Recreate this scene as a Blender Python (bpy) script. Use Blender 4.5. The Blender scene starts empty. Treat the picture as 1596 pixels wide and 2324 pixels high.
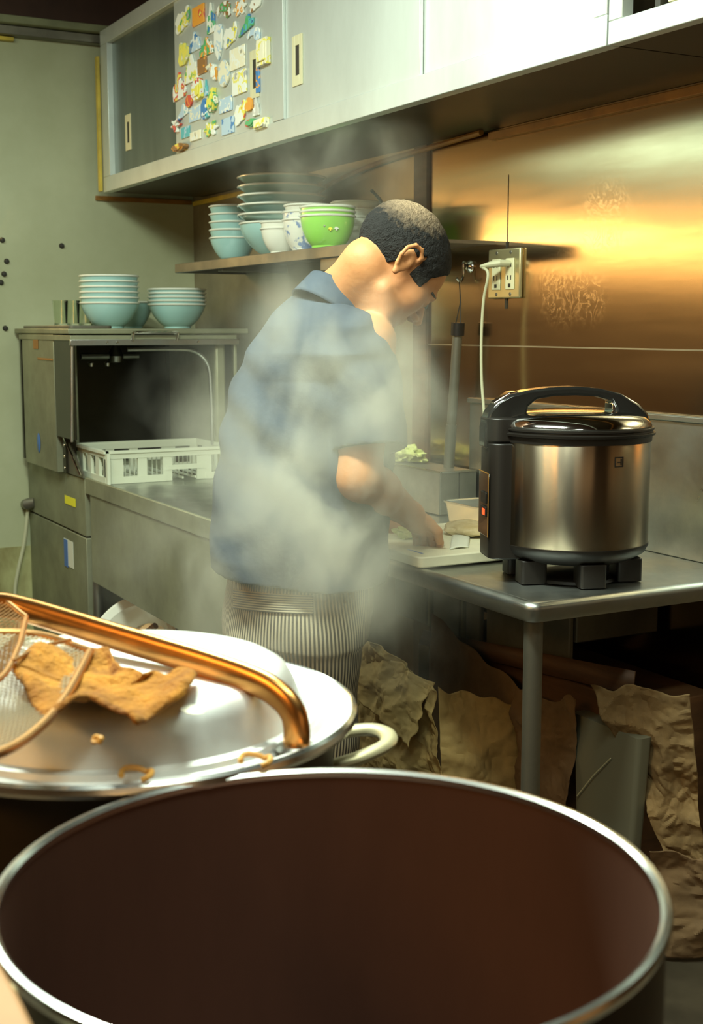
import bpy, math, random
import numpy as np
import openvdb
from mathutils import Matrix, Vector, noise as mnoise

R = math.radians
PI = math.pi
scene = bpy.context.scene
C = scene.collection
random.seed(7)

# ---------------------------------------------------------------- camera
FPX = 2950.0
PITCH = math.atan(419 / FPX)
AZ = R(28.4)
CAM = np.array([5.68, -2.25, 1.42])
FW = np.array([-math.cos(AZ) * math.cos(PITCH), math.sin(AZ) * math.cos(PITCH), -math.sin(PITCH)])
RT = np.array([math.sin(AZ), math.cos(AZ), 0.0])
UP = np.cross(RT, FW)
cd = bpy.data.cameras.new('camera')
cam = bpy.data.objects.new('camera', cd)
C.objects.link(cam)
scene.camera = cam
cd.sensor_fit = 'VERTICAL'
cd.sensor_height = 36.0
cd.sensor_width = 24.0
cd.lens = 36.0 * FPX / 2324
cd.clip_start = 0.05
cam.matrix_world = Matrix(((RT[0], UP[0], -FW[0], CAM[0]), (RT[1], UP[1], -FW[1], CAM[1]),
                           (RT[2], UP[2], -FW[2], CAM[2]), (0, 0, 0, 1)))
cd.dof.use_dof = True
cd.dof.focus_distance = 2.85
cd.dof.aperture_fstop = 8.0


def W(px, py, d):                      # the place d metres into the scene that the photo shows at px, py
    return CAM + d * (FW + RT * (px - 798) / FPX + UP * (1162 - py) / FPX)


def onp(px, py, ax, v):                # the place on the plane axis = v
    r = FW + RT * (px - 798) / FPX + UP * (1162 - py) / FPX
    return CAM + r * (v - CAM[ax]) / r[ax]


# ---------------------------------------------------------------- view, world, lights
vs = scene.view_settings
scene.display_settings.display_device = 'sRGB'
vs.view_transform = 'Standard'
vs.look = 'None'
vs.gamma = 1.0
vs.use_curve_mapping = False
vs.exposure = 0.35
scene.cycles.use_denoising = True
scene.cycles.max_bounces = 6
scene.cycles.use_adaptive_sampling = True
scene.cycles.adaptive_threshold = 0.025
scene.cycles.volume_bounces = 1
scene.cycles.sample_clamp_indirect = 4.0
scene.cycles.volume_step_rate = 2.5
scene.cycles.volume_max_steps = 64

world = bpy.data.worlds.new('world')
scene.world = world
world.use_nodes = True
world.node_tree.nodes['Background'].inputs[0].default_value = (0.62, 0.50, 0.22, 1)
world.node_tree.nodes['Background'].inputs[1].default_value = 0.12


def area(name, loc, to, sx, sy, power, col, spread=PI):
    l = bpy.data.lights.new(name, 'AREA')
    l.shape = 'RECTANGLE'
    l.size, l.size_y = sx, sy
    l.energy = power
    l.color = col
    l.spread = spread
    o = bpy.data.objects.new(name, l)
    C.objects.link(o)
    o.location = loc
    o.rotation_euler = (Vector(to) - Vector(loc)).to_track_quat('-Z', 'Y').to_euler()
    return o


FLUO = (0.88, 1.0, 0.84)
WARM = (1.0, 0.62, 0.22)
area('fluorescent_tube_light', (3.45, -1.62, 2.74), (3.35, -1.35, 0), 1.25, 0.22, 88, FLUO)
area('fluorescent_tube_light', (1.5, -1.9, 2.74), (1.2, -1.7, 0), 1.2, 0.2, 24, FLUO)
area('fluorescent_tube_light', (4.9, -1.75, 2.74), (4.75, -1.75, 0), 1.2, 0.2, 20, FLUO)
area('added_reflection_light', (0.14, -2.3, 2.36), (3.0, -1.2, 2.0), 2.2, 0.22, 3.6, (0.66, 1.0, 0.86))  # unseen light added to put a pale green band into the steel wall
area('warm_hatch_light', (0.14, -2.2, 1.87), (3.0, -1.9, 1.75), 3.0, 0.12, 13, WARM)
area('warm_counter_light', (4.4, -3.6, 2.1), (4.2, -1.0, 0.9), 1.3, 0.25, 15, (1.0, 0.50, 0.13))
area('added_fill_light', (7.9, -2.3, 1.7), (3.0, -1.2, 0.9), 2.6, 1.8, 5, (1.0, 0.66, 0.34))  # added fill behind the camera, lifts the dark areas below the counter


# ---------------------------------------------------------------- materials
def mat(name, col, rough=0.5, metal=0.0, var=0.0, vscale=6.0, var2=None, bump=0.0, bscale=40.0, aniso=0.0,
        tr=0.0, alpha=1.0, emit=None, estr=0.0, coat=0.0, stretch=(1, 1, 1), rvar=0.0, arot=0.0):
    m = bpy.data.materials.new(name)
    m.use_nodes = True
    nt = m.node_tree
    N, L = nt.nodes, nt.links
    b = N['Principled BSDF']
    b.inputs['Base Color'].default_value = (*col, 1)
    b.inputs['Roughness'].default_value = rough
    b.inputs['Metallic'].default_value = metal
    b.inputs['Anisotropic'].default_value = aniso
    b.inputs['Anisotropic Rotation'].default_value = arot
    b.inputs['Transmission Weight'].default_value = tr
    b.inputs['Alpha'].default_value = alpha
    b.inputs['Coat Weight'].default_value = coat
    if emit:
        b.inputs['Emission Color'].default_value = (*emit, 1)
        b.inputs['Emission Strength'].default_value = estr
    tc = N.new('ShaderNodeTexCoord')
    mp = N.new('ShaderNodeMapping')
    mp.inputs['Scale'].default_value = stretch
    L.new(tc.outputs['Object'], mp.inputs['Vector'])
    if var > 0 or rvar > 0:
        n = N.new('ShaderNodeTexNoise')
        n.inputs['Scale'].default_value = vscale
        n.inputs['Detail'].default_value = 6
        n.inputs['Roughness'].default_value = 0.62
        L.new(mp.outputs[0], n.inputs['Vector'])
        if var > 0:
            mx = N.new('ShaderNodeMix')
            mx.data_type = 'RGBA'
            c2 = var2 if var2 else tuple(c * (1 - var) for c in col)
            mr = N.new('ShaderNodeMapRange')
            mr.inputs['From Min'].default_value = 0.35
            mr.inputs['From Max'].default_value = 0.68
            mr.inputs['To Max'].default_value = 1.0 if var2 is None else var
            L.new(n.outputs['Fac'], mr.inputs['Value'])
            L.new(mr.outputs[0], mx.inputs[0])
            mx.inputs[6].default_value = (*col, 1)
            mx.inputs[7].default_value = (*c2, 1)
            L.new(mx.outputs[2], b.inputs['Base Color'])
        if rvar > 0:
            m2 = N.new('ShaderNodeMapRange')
            m2.inputs['From Min'].default_value = 0.3
            m2.inputs['From Max'].default_value = 0.7
            m2.inputs['To Min'].default_value = rough
            m2.inputs['To Max'].default_value = min(1, rough + rvar)
            L.new(n.outputs['Fac'], m2.inputs['Value'])
            L.new(m2.outputs[0], b.inputs['Roughness'])
    if bump > 0:
        n2 = N.new('ShaderNodeTexNoise')
        n2.inputs['Scale'].default_value = bscale
        n2.inputs['Detail'].default_value = 4
        L.new(mp.outputs[0], n2.inputs['Vector'])
        bp = N.new('ShaderNodeBump')
        bp.inputs['Strength'].default_value = bump
        bp.inputs['Distance'].default_value = 0.01
        L.new(n2.outputs['Fac'], bp.inputs['Height'])
        L.new(bp.outputs[0], b.inputs['Normal'])
    return m


M = {}
M['wall'] = mat('cream_painted_wall', (0.47, 0.50, 0.33), 0.42, var=0.8, vscale=1.3, var2=(0.33, 0.35, 0.20), bump=0.05, bscale=9)
M['grime_wall'] = mat('grimy_wall_base', (0.45, 0.46, 0.22), 0.6, var=0.8, vscale=7, var2=(0.16, 0.13, 0.04), bump=0.2, stretch=(1, 1, 0.5))
M['steel_wall'] = mat('brushed_steel_wall', (0.58, 0.45, 0.29), 0.13, 1.0, var=0.5, vscale=2.2, var2=(0.46, 0.32, 0.18), rvar=0.09, stretch=(0.35, 1, 3.0), bump=0.03, bscale=3.0)
def add_scuffs(m, spots):                       # pale scratched patches left by cleaning
    nt = m.node_tree
    N, L = nt.nodes, nt.links
    b = N['Principled BSDF']
    tc = N.new('ShaderNodeTexCoord')
    no = N.new('ShaderNodeTexNoise')
    no.inputs['Scale'].default_value = 20
    no.inputs['Detail'].default_value = 5
    no.inputs['Distortion'].default_value = 2.6
    L.new(tc.outputs['Object'], no.inputs['Vector'])
    sb = N.new('ShaderNodeMath')
    sb.operation = 'SUBTRACT'
    sb.inputs[1].default_value = 0.5
    L.new(no.outputs['Fac'], sb.inputs[0])
    ab = N.new('ShaderNodeMath')
    ab.operation = 'ABSOLUTE'
    L.new(sb.outputs[0], ab.inputs[0])
    ln = N.new('ShaderNodeMapRange')
    ln.inputs['From Min'].default_value = 0.0
    ln.inputs['From Max'].default_value = 0.045
    ln.inputs['To Min'].default_value = 1.0
    ln.inputs['To Max'].default_value = 0.0
    L.new(ab.outputs[0], ln.inputs['Value'])
    tot = None
    for c, r_ in spots:
        d = N.new('ShaderNodeVectorMath')
        d.operation = 'DISTANCE'
        d.inputs[1].default_value = c
        L.new(tc.outputs['Object'], d.inputs[0])
        q = N.new('ShaderNodeMapRange')
        q.inputs['From Min'].default_value = r_ * 0.45
        q.inputs['From Max'].default_value = r_
        q.inputs['To Min'].default_value = 1.0
        q.inputs['To Max'].default_value = 0.0
        L.new(d.outputs['Value'], q.inputs['Value'])
        if tot is None:
            tot = q.outputs[0]
        else:
            a_ = N.new('ShaderNodeMath')
            a_.operation = 'MAXIMUM'
            L.new(tot, a_.inputs[0])
            L.new(q.outputs[0], a_.inputs[1])
            tot = a_.outputs[0]
    f = N.new('ShaderNodeMath')
    f.operation = 'MULTIPLY'
    L.new(tot, f.inputs[0])
    L.new(ln.outputs[0], f.inputs[1])
    for key, val, typ in (('Base Color', (0.95, 0.85, 0.62, 1), 'RGBA'), ('Roughness', 0.62, 'FLOAT')):
        old = b.inputs[key].links[0].from_socket if b.inputs[key].links else None
        mx = N.new('ShaderNodeMix')
        mx.data_type = typ
        A, B, out = (6, 7, 2) if typ == 'RGBA' else (2, 3, 0)
        fm = N.new('ShaderNodeMath')
        fm.operation = 'MULTIPLY'
        fm.inputs[1].default_value = 0.17
        L.new(f.outputs[0], fm.inputs[0])
        L.new(fm.outputs[0], mx.inputs[0])
        if old:
            L.new(old, mx.inputs[A])
        mx.inputs[B].default_value = val
        L.new(mx.outputs[out], b.inputs[key])


add_scuffs(M['steel_wall'], [((2.74, 0, 1.53), 0.14), ((2.86, 0, 1.50), 0.10), ((2.92, 0, 1.70), 0.13)])
M['dull_wall'] = mat('dull_steel_wall', (0.42, 0.36, 0.24), 0.42, 0.7, var=0.5, vscale=2.0)
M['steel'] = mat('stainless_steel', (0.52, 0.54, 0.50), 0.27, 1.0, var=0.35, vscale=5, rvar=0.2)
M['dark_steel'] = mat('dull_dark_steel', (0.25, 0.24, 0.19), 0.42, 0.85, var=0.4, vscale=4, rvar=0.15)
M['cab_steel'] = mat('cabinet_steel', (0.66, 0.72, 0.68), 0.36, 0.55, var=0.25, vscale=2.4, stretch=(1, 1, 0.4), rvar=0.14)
M['cab_dark'] = mat('cabinet_steel_dark_reflection', (0.20, 0.24, 0.22), 0.36, 0.8, var=0.4, vscale=2.0, stretch=(2, 1, 0.3))  # same steel as the other doors, dark reflection put into its colour
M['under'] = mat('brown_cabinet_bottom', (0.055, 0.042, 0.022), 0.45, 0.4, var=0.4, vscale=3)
M['machine'] = mat('dishwasher_steel', (0.30, 0.31, 0.20), 0.45, 0.45, var=0.4, vscale=3.5, rvar=0.15)
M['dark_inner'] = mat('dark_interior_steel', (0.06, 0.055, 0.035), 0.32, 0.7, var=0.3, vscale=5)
M['dark'] = mat('near_black', (0.02, 0.018, 0.012), 0.6)
M['floor'] = mat('greasy_dark_floor', (0.05, 0.04, 0.025), 0.45, var=0.5, vscale=6)
M['brown_wood'] = mat('brown_wood', (0.14, 0.065, 0.025), 0.6, var=0.5, vscale=5, stretch=(1, 1, 6))
M['ceiling'] = mat('dark_brown_ceiling', (0.06, 0.028, 0.016), 0.7, var=0.4, vscale=4)
M['yellow_strip'] = mat('yellowed_strip', (0.62, 0.47, 0.06), 0.5, var=0.4, vscale=9)
M['orange_wood'] = mat('orange_brown_wood', (0.36, 0.17, 0.03), 0.5, var=0.4, vscale=12)
M['beam'] = mat('grey_green_beam', (0.22, 0.24, 0.13), 0.5, var=0.5, vscale=4)
M['teal_bowl'] = mat('pale_teal_glaze', (0.36, 0.60, 0.58), 0.22, coat=0.4)
M['white_bowl'] = mat('white_porcelain', (0.78, 0.80, 0.70), 0.2, coat=0.4)
M['green_bowl'] = mat('lime_green_glaze', (0.30, 0.72, 0.10), 0.22, coat=0.4)
M['plastic_grey'] = mat('pale_grey_plastic', (0.60, 0.64, 0.50), 0.42)
M['black_plastic'] = mat('glossy_black_plastic', (0.012, 0.012, 0.011), 0.16, coat=0.5)
M['matte_black'] = mat('matte_black_plastic', (0.011, 0.009, 0.007), 0.42)
M['cooker_steel'] = mat('brushed_cooker_steel', (0.44, 0.37, 0.27), 0.25, 1.0, aniso=0.92, arot=0.25)
_n = M['cooker_steel'].node_tree
_t = _n.nodes.new('ShaderNodeTangent')
_t.direction_type = 'RADIAL'
_t.axis = 'Z'
_n.links.new(_t.outputs[0], _n.nodes['Principled BSDF'].inputs['Tangent'])
M['chrome'] = mat('polished_chrome', (0.80, 0.79, 0.74), 0.07, 1.0)
M['alu'] = mat('aluminium_lid', (0.82, 0.84, 0.82), 0.42, 0.80, var=0.3, vscale=14, rvar=0.22, var2=(0.52, 0.54, 0.52))
M['alu_rim'] = mat('bright_aluminium_rim', (0.86, 0.88, 0.84), 0.2, 1.0)
M['pot_in'] = mat('pot_wall_warm_reflection', (0.18, 0.095, 0.068), 0.42, 0.55, var=0.35, vscale=3, stretch=(1, 1, 0.3), rvar=0.15)  # warm reflection on the aluminium put into a brown base colour
M['pot_out'] = mat('dark_pot_wall', (0.06, 0.045, 0.03), 0.5, 0.6, var=0.4, vscale=5)  # dark brown outer wall, tone varying at random
M['copper'] = mat('copper_brown_handle', (0.72, 0.34, 0.10), 0.28, 1.0, var=0.3, vscale=12)
M['cord'] = mat('pale_cord', (0.50, 0.50, 0.33), 0.5)
M['ivory'] = mat('ivory_plastic', (0.62, 0.60, 0.38), 0.4)
M['plate_metal'] = mat('brassy_outlet_plate', (0.52, 0.47, 0.26), 0.35, 0.8)
M['board'] = mat('cream_cutting_board', (0.84, 0.82, 0.60), 0.5, var=0.2, vscale=8)
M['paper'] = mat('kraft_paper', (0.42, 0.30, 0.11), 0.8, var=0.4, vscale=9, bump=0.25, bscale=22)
M['paper_dark'] = mat('kraft_paper_shade_tint', (0.19, 0.115, 0.05), 0.85, var=0.4, vscale=7, bump=0.25, bscale=22)  # darker copy of the kraft paper, shade under the counter put into its colour
M['paper_mid'] = mat('shaded_brown_paper', (0.27, 0.175, 0.07), 0.85, var=0.5, vscale=8, bump=0.35, bscale=24)  # mid copy of the kraft paper, dimmed by shade put into the colour
M['grey_plastic'] = mat('grey_green_plastic', (0.17, 0.17, 0.12), 0.35)
M['cloth'] = mat('brown_cloth', (0.50, 0.22, 0.022), 0.95, var=0.9, vscale=17, var2=(0.17, 0.06, 0.006), bump=0.8, bscale=110)
M['skin'] = mat('skin', (0.50, 0.23, 0.085), 0.62, var=0.45, vscale=9, var2=(0.46, 0.18, 0.07), bump=0.12, bscale=60)
M['blue_mark'] = mat('blue_mark', (0.06, 0.16, 0.45), 0.5)
M['red'] = mat('red_plastic', (0.6, 0.06, 0.02), 0.4, emit=(1, 0.10, 0.02), estr=0.9)
M['yellow'] = mat('yellow_sticker', (0.80, 0.76, 0.02), 0.5)
M['white_paper'] = mat('white_label', (0.72, 0.74, 0.62), 0.5)
M['turquoise'] = mat('turquoise_plastic', (0.12, 0.52, 0.48), 0.35)
M['glass'] = mat('clear_glass', (0.9, 0.95, 0.85), 0.05, tr=1.0)
M['tan'] = mat('tan_wood_board', (0.55, 0.30, 0.13), 0.6, var=0.3, vscale=5, stretch=(1, 1, 5))
M['meat'] = mat('pale_meat', (0.72, 0.60, 0.36), 0.5, var=0.7, vscale=30, var2=(0.45, 0.30, 0.10))
M['green_veg'] = mat('sliced_greens', (0.50, 0.56, 0.14), 0.5, var=0.6, vscale=60, var2=(0.75, 0.75, 0.45))
M['beige_handle'] = mat('beige_pot_handle', (0.62, 0.56, 0.34), 0.4, 0.5)
M['wire'] = mat('bronze_wire', (0.55, 0.30, 0.12), 0.35, 1.0)
M['wire_light'] = mat('tin_wire_mesh', (0.55, 0.50, 0.36), 0.5, 0.6)
M['noodle'] = mat('fried_crumb', (0.62, 0.32, 0.06), 0.6)

# ---------------------------------------------------------------- mesh building


class MB:
    def __init__(s):
        s.v, s.f = [], []

    def add(s, vs_, fs):
        k = len(s.v)
        s.v += [tuple(float(c) for c in p) for p in vs_]
        s.f += [tuple(i + k for i in f) for f in fs]
        return s

    def box(s, x0, x1, y0, y1, z0, z1, mtx=None):
        p = [(x, y, z) for z in (z0, z1) for y in (y0, y1) for x in (x0, x1)]
        if mtx is not None:
            p = [mtx @ Vector(q) for q in p]
        return s.add(p, [(0, 2, 3, 1), (4, 5, 7, 6), (0, 1, 5, 4), (2, 6, 7, 3), (0, 4, 6, 2), (1, 3, 7, 5)])

    def rbox(s, x0, x1, y0, y1, z0, z1, r, n=5, mtx=None):     # box with rounded vertical corners
        pts = []
        for cx, cy, a0 in ((x1 - r, y1 - r, 0), (x0 + r, y1 - r, 90), (x0 + r, y0 + r, 180), (x1 - r, y0 + r, 270)):
            for k in range(n + 1):
                a = R(a0 + 90 * k / n)
                pts.append((cx + r * math.cos(a), cy + r * math.sin(a)))
        return s.prism(pts, z0, z1, mtx)

    def prism(s, pts, z0, z1, mtx=None):
        n = len(pts)
        p = [(x, y, z0) for x, y in pts] + [(x, y, z1) for x, y in pts]
        if mtx is not None:
            p = [mtx @ Vector(q) for q in p]
        return s.add(p, [tuple(range(n))[::-1], tuple(range(n, 2 * n))] + [(i, (i + 1) % n, n + (i + 1) % n, n + i) for i in range(n)])

    def lathe(s, prof, c=(0, 0, 0), n=48, mtx=None, a0=0, a1=360, closed=True):
        ring = n if closed else n + 1
        p = []
        for r, z in prof:
            for k in range(ring):
                a = R(a0 + (a1 - a0) * k / n)
                q = (c[0] + r * math.cos(a), c[1] + r * math.sin(a), c[2] + z)
                p.append(mtx @ Vector(q) if mtx is not None else q)
        fs = []
        for j in range(len(prof) - 1):
            for k in range(n):
                k2 = (k + 1) % n if closed else k + 1
                fs.append((j * ring + k, j * ring + k2, (j + 1) * ring + k2, (j + 1) * ring + k))
        return s.add(p, fs)

    def tube(s, pts, r, n=10, flat=1.0, caps=True, up=None):
        pts = [Vector([float(c) for c in p]) for p in pts]
        rs = r if isinstance(r, (list, tuple)) else [r] * len(pts)
        v = []
        prev = None
        for i, p in enumerate(pts):
            t = (pts[min(i + 1, len(pts) - 1)] - pts[max(i - 1, 0)]).normalized()
            if prev is None:
                u = Vector(up) if up else (Vector((0, 0, 1)) if abs(t.z) < 0.9 else Vector((1, 0, 0)))
            else:
                u = prev
            u = (u - t * u.dot(t)).normalized()
            w = t.cross(u)
            prev = u
            for k in range(n):
                a = 2 * PI * k / n
                v.append(p + u * (rs[i] * flat * math.sin(a)) + w * (rs[i] * math.cos(a)))
        fs = [(i * n + k, i * n + (k + 1) % n, (i + 1) * n + (k + 1) % n, (i + 1) * n + k) for i in range(len(pts) - 1) for k in range(n)]
        if caps:
            fs += [tuple(range(n))[::-1], tuple(range((len(pts) - 1) * n, len(pts) * n))]
        return s.add(v, fs)

    def grid(s, fn, nu, nv):
        p = [fn(i / nu, j / nv) for j in range(nv + 1) for i in range(nu + 1)]
        return s.add(p, [(j * (nu + 1) + i, j * (nu + 1) + i + 1, (j + 1) * (nu + 1) + i + 1, (j + 1) * (nu + 1) + i) for j in range(nv) for i in range(nu)])


def link_mesh(name, v, f, m, parent=None, smooth=True, bevel=0.0, solid=0.0, sub=0, angle=35):
    me = bpy.data.meshes.new(name)
    me.from_pydata(v, [], f)
    me.materials.append(m)
    o = bpy.data.objects.new(name, me)
    C.objects.link(o)
    if smooth:
        me.polygons.foreach_set('use_smooth', [True] * len(me.polygons))
        try:
            me.set_sharp_from_angle(angle=R(angle))
        except Exception:
            pass
    if parent is not None:
        o.parent = parent
    if solid:
        md = o.modifiers.new('solid', 'SOLIDIFY')
        md.thickness = solid
        md.offset = 0
    if bevel:
        md = o.modifiers.new('bevel', 'BEVEL')
        md.width = bevel
        md.segments = 2
        md.limit_method = 'ANGLE'
        md.angle_limit = R(50)
        md.harden_normals = False
    if sub:
        md = o.modifiers.new('sub', 'SUBSURF')
        md.levels = md.render_levels = sub
    return o


def origin_of(o):
    p = Vector((0, 0, 0))
    while o is not None:
        p += Vector(o.location)
        o = o.parent
    return p


def part(name, mb, m, parent, **kw):            # vertices given in world coordinates
    org = origin_of(parent)
    v = [(a - org.x, b - org.y, c - org.z) for a, b, c in mb.v]
    return link_mesh(name, v, mb.f, m, parent, **kw)


def lpart(name, mb, m, parent, **kw):           # vertices given in the thing's own coordinates
    return link_mesh(name, mb.v, mb.f, m, parent, **kw)


def tag(o, label, cat, group=None, kind=None):
    o['label'] = label
    o['category'] = cat
    if group:
        o['group'] = group
    if kind:
        o['kind'] = kind
    return o


def thing(name, label, cat, loc=(0, 0, 0), rz=0.0, group=None):
    o = bpy.data.objects.new(name, None)
    C.objects.link(o)
    o.empty_display_size = 0.05
    o.location = [float(c) for c in loc]
    o.rotation_euler = (0, 0, rz)
    return tag(o, label, cat, group)


def single(name, label, cat, mb, m, loc=None, group=None, **kw):     # a thing that is one mesh, world vertices
    v = np.array(mb.v)
    org = np.array([float(c) for c in loc]) if loc is not None else np.array([v[:, 0].mean(), v[:, 1].mean(), v[:, 2].min()])
    o = link_mesh(name, [tuple(p) for p in (v - org)], mb.f, m, None, **kw)
    o.location = org
    return tag(o, label, cat, group)


def struct(name, mb, m, **kw):
    o = link_mesh(name, mb.v, mb.f, m, None, **kw)
    o['kind'] = 'structure'
    return o


def copy_tree(o, parent=None):
    c = o.copy()
    C.objects.link(c)
    c.parent = parent
    for ch in list(o.children):
        copy_tree(ch, c)
    return c


def dup(o, loc, rz, label):
    c = copy_tree(o)
    c.location = [float(q) for q in loc]
    c.rotation_euler = (0, 0, rz)
    c['label'] = label
    return c


def curve_pts(pts, n=8):                        # Catmull-Rom through points
    P = [np.array([float(c) for c in p]) for p in pts]
    P = [2 * P[0] - P[1]] + P + [2 * P[-1] - P[-2]]
    out = []
    for i in range(1, len(P) - 2):
        for k in range(n):
            t = k / n
            out.append(0.5 * ((2 * P[i]) + (-P[i - 1] + P[i + 1]) * t + (2 * P[i - 1] - 5 * P[i] + 4 * P[i + 1] - P[i + 2]) * t * t
                              + (-P[i - 1] + 3 * P[i] - 3 * P[i + 1] + P[i + 2]) * t ** 3))
    out.append(P[-2])
    return out


# ---------------------------------------------------------------- the room
struct('floor', MB().box(-0.2, 8.2, -4.4, 0.2, -0.1, 0), M['floor'])
struct('ceiling', MB().box(-0.2, 8.2, -4.4, 0.2, 2.86, 2.95), M['ceiling'])
wl = struct('wall_left', MB().box(-0.12, 0, -4.4, 0.1, 0.46, 2.86), M['wall'])
struct('baseboard_left', MB().box(-0.12, 0.004, -4.4, 0.1, 0, 0.462), M['grime_wall'])
struct('wall_back', MB().box(2.0, 8.2, 0, 0.12, 0, 2.86), M['steel_wall'])
struct('trim_1', MB().box(0, 1.965, 0, 0.12, 0, 2.86), M['dull_wall'])
struct('door_1', MB().box(0.0, 0.045, -4.2, -1.35, 0, 2.12), M['brown_wood'], bevel=0.004)
struct('wall_front', MB().box(-0.2, 8.2, -4.5, -4.4, 0, 2.86), M['brown_wood'])
struct('wall_right', MB().box(8.2, 8.3, -4.4, 0.2, 0, 2.86), M['brown_wood'])
struct('trim_2', MB().box(1.965, 2.045, -0.012, 0.05, 0.85, 2.0), M['brown_wood'], bevel=0.002)
struct('trim_3', MB().box(0, 0.06, -4.4, -0.40, 2.625, 2.662), M['dark_steel'], bevel=0.003)
struct('trim_4', MB().box(0, 0.10, -4.4, -0.40, 2.664, 2.695), M['beam'], bevel=0.003)
struct('trim_5', MB().box(0, 0.02, -4.4, 0, 2.696, 2.86), M['ceiling'])
struct('trim_6', MB().box(0.0, 0.03, -2.0, -0.80, 2.606, 2.622), M['yellow_strip'], bevel=0.002)
struct('trim_7', MB().box(0.095, 0.122, -0.475, -0.462, 2.0, 2.56), M['yellow_strip'], bevel=0.002)
struct('trim_8', MB().box(0.0, 0.012, -0.46, -0.01, 1.972, 1.992), M['orange_wood'], bevel=0.002)
struct('trim_9', MB().box(0.02, 0.75, -0.012, 0, 1.965, 1.985), M['yellow_strip'], bevel=0.002)
struct('trim_10', MB().box(2.4, 5.2, -0.02, 0, 1.965, 1.988), M['orange_wood'], bevel=0.002)
struct('trim_12', MB().box(2.045, 5.2, -0.002, 0, 1.363, 1.367), M['dull_wall'])

# ---------------------------------------------------------------- wall cabinets
FY = -0.46
cb = thing('wall_cabinet', 'long stainless steel wall cabinet with sliding doors hung along the wall above the shelf', 'cabinet', (1.8, -0.23, 1.995))
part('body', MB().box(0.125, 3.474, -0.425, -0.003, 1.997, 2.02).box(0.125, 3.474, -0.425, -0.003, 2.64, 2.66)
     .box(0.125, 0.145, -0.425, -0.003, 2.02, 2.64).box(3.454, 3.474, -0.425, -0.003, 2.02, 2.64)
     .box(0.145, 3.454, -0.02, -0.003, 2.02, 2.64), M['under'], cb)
part('frame', MB().box(0.125, 3.474, FY, -0.425, 1.995, 2.058).box(0.125, 3.474, FY, -0.425, 2.60, 2.66)
     .box(0.125, 0.215, FY, -0.425, 2.058, 2.60).box(1.852, 1.930, FY - 0.002, -0.425, 2.058, 2.60)
     .box(3.43, 3.474, FY, -0.425, 2.058, 2.60), M['cab_steel'], cb, bevel=0.002)


def slide_door(x0, x1, y, hx, hz0, hz1, m):
    d = part('door', MB().box(x0, x1, y, y + 0.012, 2.0575, 2.6005), m, cb, bevel=0.002)
    hw = 0.034
    yf = y - 0.004
    part('handle', MB().box(hx - hw, hx - hw * 0.42, yf, y, hz0, hz1).box(hx + hw * 0.42, hx + hw, yf, y, hz0, hz1)
         .box(hx - hw * 0.42, hx + hw * 0.42, yf, y, hz0, hz0 + 0.03).box(hx - hw * 0.42, hx + hw * 0.42, yf, y, hz1 - 0.03, hz1), M['ivory'], d, bevel=0.001)
    part('handle_recess', MB().box(hx - hw * 0.42, hx + hw * 0.42, y - 0.001, y + 0.0, hz0 + 0.03, hz1 - 0.03), M['dark'], d)
    return d


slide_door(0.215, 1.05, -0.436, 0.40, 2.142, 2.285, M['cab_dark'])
slide_door(0.98, 1.852, -0.452, 1.70, 2.155, 2.305, M['cab_steel'])
slide_door(1.93, 2.72, -0.452, 2.015, 2.145, 2.292, M['cab_steel'])
slide_door(2.652, 3.43, -0.438, 3.36, 2.155, 2.305, M['cab_steel'])
part('door_stop', MB().box(3.414, 3.428, -0.456, -0.440, 2.034, 2.046), M['dark'], cb)

c2 = thing('wall_cabinet', 'open fronted white steel wall cabinet at the right end of the long one', 'cabinet', (4.2, -0.23, 1.995))
part('frame', MB().box(3.48, 5.3, FY, -0.43, 1.995, 2.042).box(3.48, 3.522, FY, -0.43, 2.042, 2.66).box(3.522, 5.3, FY, -0.43, 2.62, 2.66), M['cab_steel'], c2, bevel=0.002)
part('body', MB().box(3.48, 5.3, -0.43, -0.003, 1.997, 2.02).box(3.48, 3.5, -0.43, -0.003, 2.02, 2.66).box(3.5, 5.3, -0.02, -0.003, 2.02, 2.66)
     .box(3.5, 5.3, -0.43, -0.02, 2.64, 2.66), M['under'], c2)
part('inner_rail', MB().box(3.60, 5.2, -0.40, -0.33, 2.02, 2.075).box(3.60, 5.2, -0.41, -0.40, 2.06, 2.085), M['ivory'], c2, bevel=0.003)
part('inner_post', MB().box(3.575, 3.59, -0.42, -0.40, 2.02, 2.62), M['dark'], c2)

single('cable', 'thick brown cable sagging along the wall under the long cabinet', 'cable',
       MB().tube(curve_pts([(1.27, -0.012, 1.915), (1.45, -0.014, 1.945), (1.75, -0.016, 1.972), (2.03, -0.016, 1.982), (2.38, -0.03, 1.99)]), 0.009, 8), M['orange_wood'])

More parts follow.
